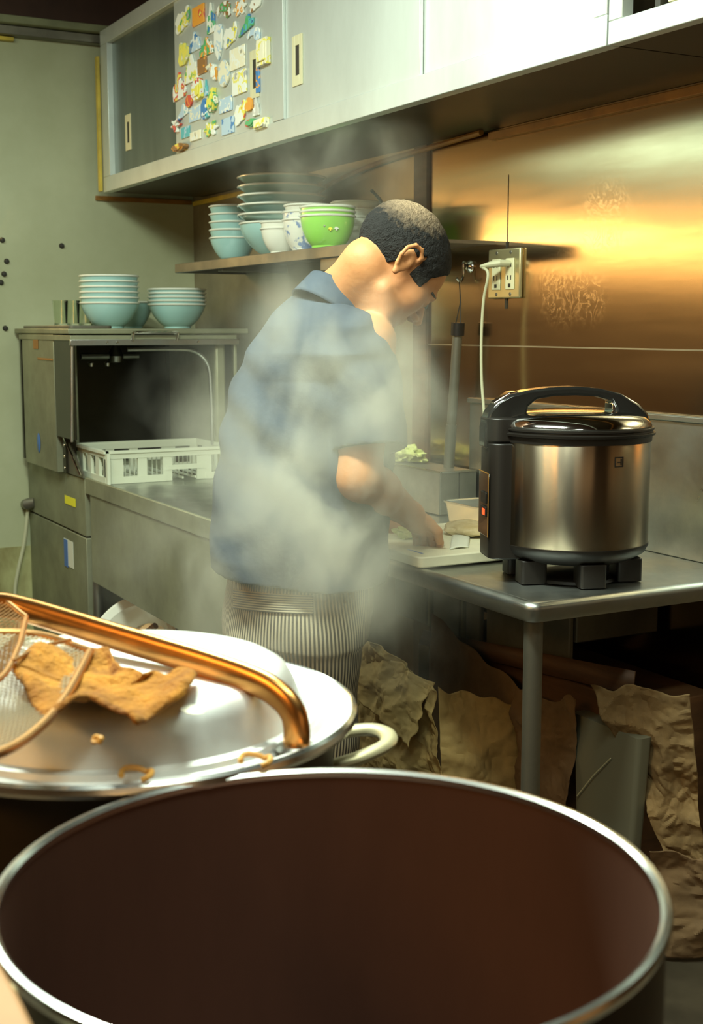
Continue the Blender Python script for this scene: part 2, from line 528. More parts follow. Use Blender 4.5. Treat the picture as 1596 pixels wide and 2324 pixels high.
# magnets: u0, v0, u1, v1 on the door, outline, colours, thickness, label
ang = lambda n, f: [(f(2 * PI * k / n) * math.cos(2 * PI * k / n), f(2 * PI * k / n) * math.sin(2 * PI * k / n)) for k in range(n)]
OUT = {
    'rect': [(-1, -1), (1, -1), (1, 1), (-1, 1)],
    'oval': ang(28, lambda a: 1.0),
    'tower': [(-.9, -1), (.9, -1), (.9, 0.1), (.35, .3), (.1, 1), (-.15, 1), (-.35, .3), (-.9, .1)],
    'castle': [(-1, -1), (1, -1), (.95, -.2), (.75, -.1), (.8, .3), (.4, .35), (.1, 1), (-.1, 1), (-.35, .3), (-.7, .3), (-.7, -.1), (-1, -.3)],
    'map': [(-.7, -1), (-.2, -.9), (.2, -.7), (.7, -.6), (.9, -.2), (1, .3), (.85, 1), (.6, .95), (.5, .5), (.1, .7), (-.1, .6), (-.5, .75), (-.8, .3), (-1, 0), (-.75, -.3), (-.9, -.7)],
    'board': [(0, -1), (.45, -.7), (.85, -.1), (.95, .5), (.6, .95), (-.5, 1), (-.95, .6), (-.9, -.1), (-.5, -.7)],
    'flask': [(-.9, -1), (.8, -.85), (1, -.4), (.8, .1), (.25, .4), (.1, 1), (-.15, 1), (-.3, .4), (-.9, .1), (-1, -.4)],
    'boat': [(-1, -1), (.9, -.4), (1, .4), (.5, .3), (.45, 1), (.1, .9), (-.1, .2), (-.6, -.3)],
    'hand': [(-.7, -1), (.2, -1), (.9, -.5), (1, .3), (.6, .5), (.5, .1), (.3, .8), (0, .85), (-.1, .3), (-.4, 1), (-.75, .9), (-.8, 0), (-1, -.5)],
    'arch': [(-1, .2), (-.6, .8), (0, 1), (.7, .9), (1, .5), (1, -.8), (.6, -1), (.2, -.6), (.1, 0), (-.5, .1), (-.8, -.3)],
    'fish': [(-.3, -1), (.4, -.85), (.9, -.3), (.7, .3), (.4, .55), (.5, 1), (-.1, .85), (-.2, .5), (-.8, .1), (-1, -.5)],
    'banana': [(-1, .8), (0, 1), (.8, .7), (1, 0), (1, -1), (.5, -.9), (.4, -.1), (0, .4), (-.9, .55)],
    'flower': ang(40, lambda a: 0.78 + 0.22 * math.cos(6 * a)),
    'bird': [(-.9, 1), (-.2, .7), (.4, .95), (1, .8), (.3, .35), (1, .1), (.9, -.2), (.2, -.3), (.3, -1), (-.3, -.9), (-.3, -.3), (-1, -.1), (-1, .1), (-.2, .2)],
    'pill': [(-.5, -1), (.5, -1), (.95, -.85), (1, .4), (.7, .85), (.2, 1), (-.3, .95), (-.8, .5), (-1, -.6)],
}
WH, YE, GR, BL, OR, RD, BR, TE, CR, PB = ((.80, .84, .76), (.80, .74, .12), (.10, .42, .16), (.06, .22, .50), (.80, .36, .05), (.66, .10, .06), (.30, .15, .05),
                                          (.10, .45, .50), (.80, .78, .58), (.46, .62, .74))
MAG = [
    (160, 90, 350, 455, 'map', WH, YE, GR, 7, 'white and yellow map shaped magnet at the top left of the cabinet door'),
    (390, 60, 545, 345, 'rect', OR, RD, YE, 6, 'orange and red picture magnet in the top row of the door'),
    (580, 20, 690, 455, 'tower', WH, GR, BL, 6, 'white tower shaped magnet with a green lower half'),
    (710, 10, 890, 290, 'arch', WH, BR, GR, 7, 'curved off white magnet with brown marks right of the tower magnet'),
    (930, -40, 1120, 240, 'flower', WH, OR, CR, 6, 'white lobed magnet with an orange dot near the top edge'),
    (1155, -60, 1310, 160, 'map', WH, BR, WH, 6, 'white striped magnet with dark marks at the top right of the door'),
    (1010, 180, 1210, 480, 'boat', BL, GR, TE, 7, 'blue and green boat shaped magnet'),
    (345, 410, 490, 700, 'castle', PB, WH, BL, 6, 'pale blue building shaped magnet with a flat base'),
    (205, 540, 350, 885, 'hand', YE, (.62, .66, .20), CR, 8, 'yellow green hand shaped magnet near the left edge'),
    (490, 480, 665, 760, 'castle', GR, OR, WH, 7, 'green and orange village magnet beside the yellow green hand'),
    (680, 310, 795, 825, 'board', WH, PB, WH, 6, 'tall white pointed magnet like a surfboard'),
    (800, 300, 985, 650, 'map', WH, YE, BL, 6, 'white magnet with a yellow patch and blue bottom stripe'),
    (1115, 360, 1290, 590, 'arch', PB, WH, PB, 5, 'pale blue arched magnet above the white door handle'),
    (885, 610, 1090, 940, 'rect', CR, WH, CR, 4, 'large plain cream card magnet left of the door handle'),
    (460, 765, 575, 1000, 'rect', BR, OR, BR, 6, 'small square orange brown magnet'),
    (285, 710, 465, 1120, 'castle', WH, YE, GR, 7, 'white castle shaped magnet with a yellow base'),
    (130, 950, 305, 1360, 'flask', WH, RD, YE, 7, 'white flask shaped magnet with a red centre at the left edge'),
    (590, 835, 715, 1110, 'banana', WH, OR, CR, 12, 'curved white and orange magnet standing off the door'),
    (745, 790, 885, 1180, 'oval', CR, PB, CR, 8, 'oval cream plate magnet in the middle of the door'),
    (400, 1030, 530, 1355, 'pill', YE, WH, RD, 14, 'thick bright yellow rounded magnet'),
    (300, 1265, 385, 1450, 'oval', RD, OR, RD, 7, 'small red oval magnet under the yellow rounded one'),
    (925, 930, 1110, 1280, 'rect', WH, YE, CR, 6, 'white magnet with a yellow band below the plain cream card'),
    (1290, 505, 1425, 890, 'rect', CR, YE, CR, 16, 'thick pale yellow magnet clip at the right edge above the others'),
    (1240, 900, 1285, 1250, 'rect', BL, OR, GR, 5, 'narrow multicoloured strip magnet right of the door handle'),
    (615, 1170, 730, 1520, 'fish', YE, GR, CR, 16, 'thick yellow and green fish shaped magnet casting a dark shadow'),
    (515, 1310, 610, 1610, 'pill', BL, WH, TE, 10, 'blue and white sandal shaped magnet'),
    (750, 1290, 915, 1520, 'rect', PB, WH, BL, 5, 'light blue picture magnet in the lower middle'),
    (345, 1410, 490, 1640, 'rect', PB, CR, PB, 5, 'pale faded square magnet left of the blue sandal'),
    (165, 1380, 330, 1630, 'boat', PB, WH, TE, 5, 'pale ragged magnet at the lower left edge'),
    (950, 1340, 1100, 1700, 'map', WH, YE, RD, 6, 'white magnet with yellow and red spots in the lower right part'),
    (1105, 1300, 1195, 1500, 'pill', OR, YE, BR, 9, 'narrow orange magnet below the door handle'),
    (1205, 1300, 1280, 1560, 'castle', (.55, .56, .5), WH, BR, 7, 'grey white magnet below the narrow strip magnet'),
    (1120, 1580, 1250, 1720, 'oval', GR, RD, GR, 12, 'round green magnet with a red side'),
    (1260, 1580, 1410, 1745, 'rect', CR, YE, CR, 18, 'thick cream block magnet at the bottom right corner'),
    (780, 1560, 940, 1815, 'rect', PB, BL, RD, 5, 'blue landscape picture magnet in the bottom row'),
    (535, 1590, 740, 1860, 'flower', WH, YE, GR, 7, 'white and yellow flower shaped magnet in the bottom row'),
    (360, 1745, 500, 1895, 'rect', CR, WH, CR, 6, 'cream bar magnet in the bottom row'),
    (240, 1690, 345, 1860, 'rect', TE, PB, TE, 5, 'small cyan square magnet at the lower left'),
    (120, 1585, 245, 1790, 'bird', WH, RD, BL, 12, 'tiny bird shaped magnet, pink on top and blue below'),
    (170, 1910, 330, 2050, 'oval', BR, OR, YE, 22, 'lumpy brown bun shaped magnet below all the others'),
    (550, 1060, 590, 1290, 'tower', TE, PB, TE, 6, 'very thin teal magnet beside the yellow rounded one'),
]


def magnet_mat(i, c1, c2, c3):
    m = mat('magnet_paint', c1, 0.4)
    nt = m.node_tree
    N, L = nt.nodes, nt.links
    tc = N.new('ShaderNodeTexCoord')
    mp = N.new('ShaderNodeMapping')
    mp.inputs['Location'].default_value = (i * 1.7, i * 0.9, i * 2.3)
    vo = N.new('ShaderNodeTexVoronoi')
    vo.inputs['Scale'].default_value = 42
    no = N.new('ShaderNodeTexNoise')
    no.inputs['Scale'].default_value = 26
    r1 = N.new('ShaderNodeValToRGB')
    r1.color_ramp.interpolation = 'CONSTANT'
    e = r1.color_ramp.elements
    e[0].position, e[0].color = 0, (*c1, 1)
    e[1].position, e[1].color = 0.52, (*c2, 1)
    e3 = e.new(0.60)
    e3.color = (*c3, 1)
    e4 = e.new(0.68)
    e4.color = (*[c * 0.5 for c in c1], 1)
    L.new(tc.outputs['Object'], mp.inputs['Vector'])
    L.new(mp.outputs[0], no.inputs['Vector'])
    L.new(no.outputs['Fac'], r1.inputs['Fac'])
    L.new(r1.outputs[0], N['Principled BSDF'].inputs['Base Color'])
    return m


for i, (u0, v0, u1, v1, sh, a, b, c, th, lab) in enumerate(MAG):
    px0, px1, py0, py1 = 370 + u0 / 5.911, 370 + u1 / 5.911, v0 / 5.911, v1 / 5.911
    pm, ym = (px0 + px1) / 2, (py0 + py1) / 2
    xa = onp(px0, ym, 1, -0.458)[0]
    xb = onp(px1, ym, 1, -0.458)[0]
    slope = 0.33 * (px1 - px0) / 2
    za = onp(pm, py0 + slope * 0.6, 1, -0.458)[2]
    zb = onp(pm, py1 - slope * 0.6, 1, -0.458)[2]
    cx_, cz_ = (xa + xb) / 2, (za + zb) / 2
    hw_, hh_ = (xb - xa) / 2, (za - zb) / 2
    t_ = th / 1000.0
    mtx = Matrix.Rotation(R(90), 4, 'X')
    pts = [(p * hw_, q * hh_) for p, q in OUT[sh]]
    name = 'fridge_magnet'
    back = 0.004 if th > 4 else 0.002
    mb_ = MB().prism(pts, 0, t_, mtx)
    if th > 9:
        mb_.prism([(p * 0.72, q * 0.72) for p, q in pts], t_, t_ * 1.35, mtx)
    o = link_mesh(name, mb_.v, mb_.f, magnet_mat(i, a, b, c), None, bevel=0.0012)
    o.location = (cx_, -0.4525, cz_)
    tag(o, lab, 'magnet', 'magnets on the cabinet door')

# ---------------------------------------------------------------- shelf and crockery
sh = thing('wall_shelf', 'narrow steel wall shelf carrying stacked bowls under the long cabinet', 'shelf', (1.5, -0.155, 1.64))
part('shelf_board', MB().box(0.58, 2.42, -0.31, -0.0, 1.664, 1.674), M['steel'], sh)
part('front_lip', MB().box(0.58, 2.42, -0.315, -0.305, 1.640, 1.676).box(0.575, 0.585, -0.31, 0, 1.640, 1.674), M['dark_steel'], sh, bevel=0.002)
part('bracket', MB().box(1.86, 2.0, -0.30, 0, 1.600, 1.663), M['dark_steel'], sh, bevel=0.003)
part('bracket', MB().box(0.95, 0.99, -0.28, 0, 1.632, 1.663), M['dark_steel'], sh, bevel=0.003)


def bowl_proto(name, r, h, foot, m, label, group, flare=0.0, th=0.004, cat='bowl'):
    t = thing(name, label, cat, (0, 0, 0), 0, group)
    prof = [(0.0, 0.006), (foot * 0.8, 0.006), (foot * 0.86, 0.0), (foot, 0.0), (foot * 1.02, 0.008)]
    n = 9
    for k in range(1, n + 1):
        a = k / n
        rr = foot + (r - foot) * (math.sin(a * PI / 2) ** 0.9 * (1 - flare) + flare * a)
        prof.append((rr, 0.008 + (h - 0.008) * a ** 1.25))
    prof += [(r + 0.002, h + 0.001), (r - 0.001, h + 0.003)]
    inner = [(max(q[0] - th, 0.0), q[1] + 0.003) for q in prof[4:4 + n + 1]][::-1]
    prof += inner + [(0.0, 0.012)]
    lpart('bowl_body', MB().lathe(prof, n=40), m, t)
    lpart('rim', MB().lathe([(r + 0.0005, h - 0.003), (r + 0.004, h - 0.001), (r + 0.0045, h + 0.002), (r + 0.001, h + 0.005), (r - 0.004, h + 0.003)], n=40), M['white_bowl'], t)
    return t


SZ = 1.675


def stack(proto, x, y, z, n, dz, labels, used=[]):
    for k in range(n):
        lab = labels[k]
        if proto.name not in used:
            used.append(proto.name)
            proto.location = (x, y, z + k * dz)
            proto['label'] = lab
            o = proto
        else:
            o = dup(proto, (x, y, z + k * dz), random.uniform(0, 6), lab)


def ordinals(base, n, where):
    names = {5: ['lowest', 'second from the bottom', 'middle', 'second from the top', 'topmost'], 4: ['lowest', 'second from the bottom', 'second from the top', 'topmost'],
             3: ['lowest', 'middle', 'topmost'], 2: ['lower', 'upper'], 6: ['lowest', 'second from the bottom', 'third from the bottom', 'third from the top', 'second from the top', 'topmost'], 1: ['']}
    return ['%s, %s of %s' % (base, q, where) if q else '%s %s' % (base, where) for q in names[n]]


def spot(px, py, y):
    p = onp(px, py, 1, y)
    return p[0], p[1]


def rad(px0, px1, x, y):
    d = (np.array([x, y, 1.7]) - CAM) @ FW
    return (px1 - px0) / 2 * d / FPX


xA = spot(530, 560, -0.19)[0]
rA = rad(477, 583, xA, -0.19)
pA = bowl_proto('rice_bowl', rA, 0.088, 0.045, M['teal_bowl'], '', 'bowls on the wall shelf', 0.5)
stack(pA, xA, -0.19, SZ, 5, 0.030, ordinals('pale teal bowl', 5, 'the leftmost stack on the wall shelf'))
xB = spot(640, 500, -0.165)[0]
rB = rad(541, 738, xB, -0.165)
pB0 = bowl_proto('ramen_bowl', rB * 0.92, 0.118, 0.06, M['teal_bowl'], '', 'bowls on the wall shelf', 0.2)
stack(pB0, xB - 0.02, -0.165, SZ, 1, 0, ['wide pale teal bowl under the tall pile of large dishes on the shelf'])
pB = bowl_proto('large_dish', rB, 0.050, 0.07, M['teal_bowl'], '', 'bowls on the wall shelf', 0.75)
stack(pB, xB, -0.165, SZ + 0.097, 5, 0.0335, ordinals('large pale teal dish', 5, 'the tall pile on the wall shelf'))
xC = spot(640, 560, -0.25)[0]
pC = bowl_proto('small_bowl', rad(585, 680, xC, -0.25), 0.085, 0.04, M['white_bowl'], '', 'bowls on the wall shelf', 0.25)
stack(pC, xC, -0.25, SZ, 2, 0.022, ['lower of the two plain white bowls in front of the tall pile', 'upper of the two plain white bowls in front of the tall pile'])
DY, EY, GY = -0.225, -0.262, -0.09
xD = spot(700, 540, DY)[0]
M['blue_white'] = mat('blue_patterned_porcelain', (0.78, 0.80, 0.72), 0.2, var=1.0, vscale=26, var2=(0.16, 0.26, 0.50), coat=0.4)
for n_ in M['blue_white'].node_tree.nodes:
    if n_.type == 'MAP_RANGE':
        n_.inputs['From Min'].default_value = 0.56
        n_.inputs['From Max'].default_value = 0.60
pD = bowl_proto('patterned_bowl', rad(642, 758, xD, DY), 0.105, 0.055, M['blue_white'], '', 'bowls on the wall shelf', 0.25)
stack(pD, xD, DY, SZ, 2, 0.026, ['lower of two white bowls with blue flowers between the white and green bowls', 'upper of two white bowls with blue flowers between the white and green bowls'])
xE = spot(744, 545, EY)[0]
pE = bowl_proto('donburi_bowl', rad(681, 805, xE, EY), 0.100, 0.052, M['green_bowl'], '', 'bowls on the wall shelf', 0.1)
stack(pE, xE, EY, SZ, 3, 0.0145, ['lowest of the three nested lime green bowls with small flowers', 'middle one of the three nested lime green bowls', 'topmost of the three nested lime green bowls'])
cdx, cdy = CAM[0] - xE, CAM[1] - EY
for k_, (da_, dz_, mm_) in enumerate(((0.10, 0.058, 'yellow'), (0.34, 0.060, 'white_bowl'), (-0.12, 0.066, 'dark_steel'))):
    ga = math.atan2(cdy, cdx) + da_
    g0 = [o for o in C.objects if o.name == 'donburi_bowl'][0]
    rE_ = rad(681, 805, xE, EY)
    rr_ = 0.052 + (rE_ - 0.052) * (math.sin((dz_ / .1) ** .8 * PI / 2) ** 0.9 * .9 + .1 * (dz_ / .1) ** .8)
    T_ = Matrix.Translation((rr_ * math.cos(ga), rr_ * math.sin(ga), dz_)) @ Matrix.Rotation(ga, 4, 'Z') @ Matrix.Rotation(R(70), 4, 'Y')
    fm = MB().lathe([(0, .0025), (.004, .0022)] + [(.004, .0022)], n=12, mtx=T_)
    pet = [(.0085 * (0.75 + .25 * math.cos(5 * t)) * math.cos(t), .0085 * (0.75 + .25 * math.cos(5 * t)) * math.sin(t)) for t in np.linspace(0, 2 * PI, 40, endpoint=False)]
    lpart('flower_print', MB().prism(pet if k_ < 2 else [(a_ * .4, b_ * .4) for a_, b_ in pet], -0.004, 0.0012, T_), M[mm_], g0)
xF = xD
pF = bowl_proto('white_dish', 0.93 * rad(642, 758, xD, DY), 0.055, 0.05, M['white_bowl'], '', 'bowls on the wall shelf', 0.4)
stack(pF, xD, DY, SZ + 0.098, 1, 0, ['low white dish nested on top of the bowls with blue flowers'])
pG = bowl_proto('white_bowl', rad(750, 862, xF + 0.3, GY), 0.060, 0.05, M['white_bowl'], '', 'bowls on the wall shelf', 0.4)
xG = spot(806, 500, GY)[0]
stack(pG, xG, GY, SZ, 5, 0.0255, ordinals('white bowl', 5, 'the stack right behind the green bowls'))
xH = spot(880, 470, -0.16)[0]
pH = bowl_proto('pale_bowl', 0.05, 0.10, 0.035, M['ivory'], '', 'bowls on the wall shelf', 0.3)
stack(pH, xH, -0.16, SZ, 1, 0, ['cream cup behind the head of the man with black tongs in it'])
single('tongs', 'small black handled utensil sticking out of the cream cup behind the white bowls', 'utensil',
       MB().tube([W(843, 432, 4.15), W(851, 440, 4.16), W(862, 452, 4.17), W(880, 490, 4.2)], [0.006, 0.005, 0.006, 0.005], 8), M['black_plastic'])

# ---------------------------------------------------------------- dishwashing machine and its table
dm = thing('dishwashing_machine', 'steel hood dishwashing machine with a dark open chamber in the room corner', 'dishwasher', (0.4, -0.5, 0))
part('lower_panel', MB().box(0.01, 0.85, -0.80, -0.74, 0.02, 0.615), M['machine'], dm, bevel=0.003)
part('middle_panel', MB().box(0.01, 0.85, -0.80, -0.74, 0.622, 0.845), M['machine'], dm, bevel=0.003)
part('column_panel', MB().box(0.12, 0.60, -0.835, -0.74, 0.848, 1.395), M['machine'], dm, bevel=0.003)
part('cabinet_top', MB().box(0.02, 0.83, -0.84, -0.10, 1.395, 1.415), M['machine'], dm, bevel=0.003)
part('top_bracket', MB().prism([(0.02, 1.395), (0.13, 1.395), (0.13, 1.26)], 0.79, 0.81, Matrix.Rotation(R(90), 4, 'X')), M['brown_wood'], dm)
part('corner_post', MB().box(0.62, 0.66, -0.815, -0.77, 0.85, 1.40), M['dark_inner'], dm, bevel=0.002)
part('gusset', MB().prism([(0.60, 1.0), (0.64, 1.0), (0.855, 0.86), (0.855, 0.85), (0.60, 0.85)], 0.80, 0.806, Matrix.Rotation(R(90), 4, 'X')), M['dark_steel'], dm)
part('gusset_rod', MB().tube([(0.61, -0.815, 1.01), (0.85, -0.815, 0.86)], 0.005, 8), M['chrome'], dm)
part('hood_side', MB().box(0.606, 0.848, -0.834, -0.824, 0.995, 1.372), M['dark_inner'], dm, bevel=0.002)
hd = part('hood', MB().box(0.08, 0.85, -0.172, -0.16, 0.93, 1.37).box(0.08, 0.85, -0.838, -0.16, 1.37, 1.39), M['machine'], dm, bevel=0.002)
part('hood_edge', MB().box(0.845, 0.862, -0.842, -0.155, 1.352, 1.375), M['steel'], hd, bevel=0.002)
part('handle', MB().tube(curve_pts([(0.86, -0.60, 1.37), (0.875, -0.60, 1.395), (0.875, -0.585, 1.40), (0.875, -0.435, 1.40), (0.875, -0.42, 1.395), (0.86, -0.42, 1.37)], 4), 0.006, 8), M['chrome'], hd)
part('rivet', MB().lathe([(0, .004), (.004, .003), (.006, 0)], n=10, mtx=Matrix.Translation((0.862, -0.70, 1.364)) @ Matrix.Rotation(R(90), 4, 'Y')), M['chrome'], hd)
part('rivet', MB().lathe([(0, .004), (.004, .003), (.006, 0)], n=10, mtx=Matrix.Translation((0.862, -0.66, 1.364)) @ Matrix.Rotation(R(90), 4, 'Y')), M['chrome'], hd)
part('rivet', MB().lathe([(0, .004), (.004, .003), (.006, 0)], n=10, mtx=Matrix.Translation((0.862, -0.33, 1.364)) @ Matrix.Rotation(R(90), 4, 'Y')), M['chrome'], hd)
part('side_edge', MB().tube([(0.85, -0.832, 1.36), (0.852, -0.845, 0.99)], 0.006, 8), M['steel'], hd)
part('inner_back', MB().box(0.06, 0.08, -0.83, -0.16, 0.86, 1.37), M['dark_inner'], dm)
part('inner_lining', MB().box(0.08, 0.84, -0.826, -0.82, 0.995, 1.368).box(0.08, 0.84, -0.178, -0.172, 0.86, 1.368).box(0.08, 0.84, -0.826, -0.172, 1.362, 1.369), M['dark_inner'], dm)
part('chamber_frame', MB().tube(curve_pts([(0.80, -0.60, 1.335), (0.80, -0.40, 1.335), (0.80, -0.32, 1.325), (0.80, -0.27, 1.28), (0.80, -0.255, 1.2), (0.80, -0.25, 0.95)], 6), 0.008, 8), M['steel'], dm)
part('chamber_side', MB().box(0.30, 0.83, -0.245, -0.20, 0.86, 1.36), M['machine'], dm, bevel=0.01)
part('wash_arm', MB().tube([(0.35, -0.65, 1.30), (0.35, -0.40, 1.30)], 0.014, 10).lathe([(0, -.02), (.03, -.015), (.035, .01), (.01, .06)], c=(0.35, -0.50, 1.29), n=20), M['steel'], dm)
part('spray_nozzle', MB().lathe([(0, -.012), (.012, -.008), (.014, .006), (0, .012)], c=(0.42, -0.63, 1.268), n=14).lathe([(0, -.012), (.012, -.008), (.014, .006), (0, .012)], c=(0.42, -0.56, 1.268), n=14), M['chrome'], dm)
for q in range(6):
    part('screw', MB().lathe([(0, .003), (.005, .002), (.006, 0)], n=10, mtx=Matrix.Translation((0.645, -0.816, 0.87 + q * 0.045 + (0.03 if q > 3 else 0))) @ Matrix.Rotation(R(90), 4, 'X')), M['chrome'], dm)


def sticker(name, label, px0, py0, px1, py1, m, y=-0.801):
    a, b = onp(px0, py0, 1, y), onp(px1, py1, 1, y)
    zc = (a[2] + b[2]) / 2
    h = abs(a[2] - b[2]) / 2 - 0.25 * abs(b[0] - a[0]) * 0.3
    o = part(name, MB().box(a[0], b[0], y - 0.001, y, zc - h, zc + h), m, dm, smooth=False)
    o['label'] = label
    return o


sticker('sticker', 'yellow square sticker', 147, 1117, 172, 1158, M['yellow'])
sticker('label_plate', 'white and blue notice label', 145, 1215, 168, 1297, M['white_paper'])
sticker('label_print', 'blue part of the notice label', 145, 1220, 155, 1290, M['blue_mark'], -0.8025)
sticker('tag_card', 'orange hanging tag', 75, 762, 87, 795, M['orange_wood'], -0.8365)
sticker('rating_plate', 'brown rating plate', 85, 806, 120, 824, M['orange_wood'], -0.8365)
o_ = part('badge', MB().lathe([(0, .002), (.022, .0015), (.024, 0)], n=20, mtx=Matrix.Translation(tuple(onp(88, 1005, 1, -0.8365))) @ Matrix.Rotation(R(90), 4, 'X') @ Matrix.Diagonal((1, 1.7, 1, 1))), M['blue_mark'], dm)
o_['label'] = 'blue oval badge'

dt = thing('dish_table', 'steel dish table with a raised edge running out of the dishwashing machine', 'table', (1.55, -0.4, 0))
part('table_top', MB().box(0.855, 2.30, -0.79, -0.01, 0.825, 0.838), M['steel'], dt)
part('raised_rim', MB().box(0.855, 2.30, -0.80, -0.786, 0.79, 0.852), M['machine'], dt, bevel=0.003)
part('apron', MB().box(0.90, 2.30, -0.795, -0.785, 0.455, 0.79), M['machine'], dt, bevel=0.003)
for lx, ly in ((0.885, -0.77), (2.27, -0.77), (0.885, -0.06), (2.27, -0.06)):
    part('leg', MB().tube([(lx, ly, 0.0), (lx, ly, 0.825)], 0.02, 14), M['steel'], dt)

# dish rack
rk = thing('dish_rack', 'pale grey plastic dish rack half inside the dishwashing machine', 'rack', (0.78, -0.52, 0.838))
x0, x1, y0, y1, z0, z1 = 0.60, 1.005, -0.765, -0.235, 0.84, 0.955
fr = MB()
for (a, b) in ((y0, y0 + 0.012), (y1 - 0.012, y1)):
    for xx in np.linspace(x0, x1, 5):
        fr.box(xx - 0.022, xx + 0.022, a, b, z0, z1)
    fr.box(x0 - .001, x1 + .001, a - .0012, b + .0012, z0 - .0005, z0 + 0.025).box(x0 - .001, x1 + .001, a - .0012, b + .0012, z1 - 0.018, z1 + .0005)
ys = [y0 + 0.03, y0 + 0.125, y0 + 0.23, y1 - 0.145, y1 - 0.02]
for xx in (x0, x1 - 0.012):
    for k, yy in enumerate((y0 + 0.035, y0 + 0.145, y0 + 0.245, y1 - 0.135, y1 - 0.02)):
        w_ = (0.035, 0.018, 0.018, 0.03, 0.02)[k]
        fr.box(xx, xx + 0.012, yy - w_, yy + w_, z0, z1)
    fr.box(xx - .0018, xx + 0.0138, y0 - .0006, y0 + 0.24, z0 - .0008, z0 + 0.025).box(xx - .0018, xx + 0.0138, y1 - 0.13, y1 + .0006, z0 - .0008, z0 + 0.025)
    fr.box(xx - .0018, xx + 0.0138, y0 + 0.24, y1 - 0.13, z0 + 0.042, z0 + 0.06)
    fr.box(xx - .0022, xx + 0.0142, y0 - .0009, y1 + .0009, z1 - 0.022, z1 + .0009)
part('frame', fr, M['plastic_grey'], rk)
part('rim', MB().box(x0 - 0.006, x1 + 0.008, y0 - 0.008, y0 + 0.012, z1 - 0.002, z1 + 0.008).box(x0 - 0.006, x1 + 0.008, y1 - 0.012, y1 + 0.008, z1 - 0.002, z1 + 0.008)
     .box(x1 - 0.012, x1 + 0.008, y0, y1, z1 - 0.002, z1 + 0.008).box(x0 - 0.006, x0 + 0.012, y0, y1, z1 - 0.002, z1 + 0.008), M['plastic_grey'], rk)
gr = MB()
for yy in np.linspace(y0 + 0.04, y1 - 0.04, 26):
    gr.box(x1 - 0.055, x1 - 0.051, yy - 0.002, yy + 0.002, z0 + 0.012, z1 - 0.012)
for xx in np.linspace(x0 + 0.03, x1 - 0.03, 12):
    gr.box(xx - 0.002, xx + 0.002, y0 + 0.03, y0 + 0.034, z0 + 0.012, z1 - 0.012)
for k in range(9):
    yy = y0 + 0.05 + k * 0.052
    gr.box(x0 + 0.01, x1 - 0.01, yy - 0.003, yy + 0.003, z0 + 0.004, z0 + 0.012)
part('inner_grid', gr, M['plastic_grey'], rk)

# on the machine
pj = bowl_proto('serving_bowl', rad(242, 372, 0.45, -0.55), 0.100, 0.055, M['teal_bowl'], '', 'bowls on top of the dishwashing machine', 0.45)
q0 = onp(310, 765, 2, 1.417)
q1 = onp(455, 765, 2, 1.417)
TZ = 1.416
stack(pj, 0.52, -0.575, TZ, 6, 0.0215, ordinals('pale teal bowl', 6, 'the left stack on the dishwashing machine'))
pk = bowl_proto('serving_bowl', rad(390, 520, 0.5, -0.29), 0.096, 0.055, M['teal_bowl'], '', 'bowls on top of the dishwashing machine', 0.55)
stack(pk, 0.52, -0.285, TZ, 5, 0.0155, ordinals('pale teal bowl', 5, 'the right stack on the dishwashing machine'))
pl_ = bowl_proto('serving_bowl', 0.10, 0.11, 0.05, M['teal_bowl'], '', 'bowls on top of the dishwashing machine', 0.55)
stack(pl_, 0.22, -0.385, TZ, 1, 0, ['pale teal bowl half hidden behind the two stacks on the machine'])
gp = thing('drinking_glass', '', 'glass', (0, 0, 0), 0, 'glasses on the dishwashing machine')
lpart('glass_body', MB().lathe([(0, 0), (0.026, 0), (0.032, 0.10), (0.030, 0.10), (0.0245, 0.008), (0, 0.008)], n=24), M['glass'], gp)
for k, (px, lab) in enumerate(((138, 'leftmost of the four upturned clear glasses beside the bowls'), (165, 'second from the left of the four clear glasses beside the bowls'),
                               (192, 'third from the left of the four clear glasses beside the bowls'), (220, 'rightmost of the four clear glasses, next to the left bowl stack'))):
    x_ = 0.45
    yy = onp(px, 735, 0, x_)[1]
    o = gp if k == 0 else copy_tree(gp)
    o.location = (x_, yy, TZ + 0.012)
    o['label'] = lab
single('tray', 'flat blue grey tray under the clear glasses on the machine', 'tray', MB().rbox(0.12, 0.80, -0.83, -0.655, TZ - 0.0005, TZ + 0.011, 0.02), M['dark_steel'], bevel=0.002)

for k, (px, py, lab) in enumerate(((140, 558, 'black screw plug alone on the cream wall'), (5, 545, 'black screw plug highest at the left edge of the wall'), (15, 593, 'black screw plug second highest at the left edge'),
                                   (9, 622, 'black screw plug third highest at the left edge'), (2, 641, 'black screw plug lowest of the close cluster at the left edge'), (12, 745, 'black screw plug beside the machine top'))):
    p = onp(px, py, 0, 0)
    o = link_mesh('screw_plug', *(lambda m: (m.v, m.f))(MB().lathe([(0, .012), (.008, .011), (.011, .006), (.012, 0)], n=16, mtx=Matrix.Rotation(R(90), 4, 'Y'))), M['dark'])
    o.location = (0.0, p[1], p[2])
    tag(o, lab, 'plug', 'black plugs in the cream wall')

hs = thing('drain_hose', 'thin pale hose hanging from a grey elbow on the cream wall', 'hose', onp(65, 1340, 0, 0.03))
part('hose', MB().tube(curve_pts([onp(64, 1150, 0, 0.05), onp(55, 1230, 0, 0.04), onp(42, 1290, 0, 0.03), onp(34, 1345, 0, 0.02), onp(40, 1420, 0, 0.02), onp(40, 1600, 0, 0.02)]), 0.008, 8), M['cord'], hs)
part('elbow', MB().tube([onp(58, 1144, 0, 0.01), onp(64, 1144, 0, 0.07), onp(80, 1140, 0, 0.09)], [0.022, 0.026, 0.020], 12), M['dark_steel'], hs)

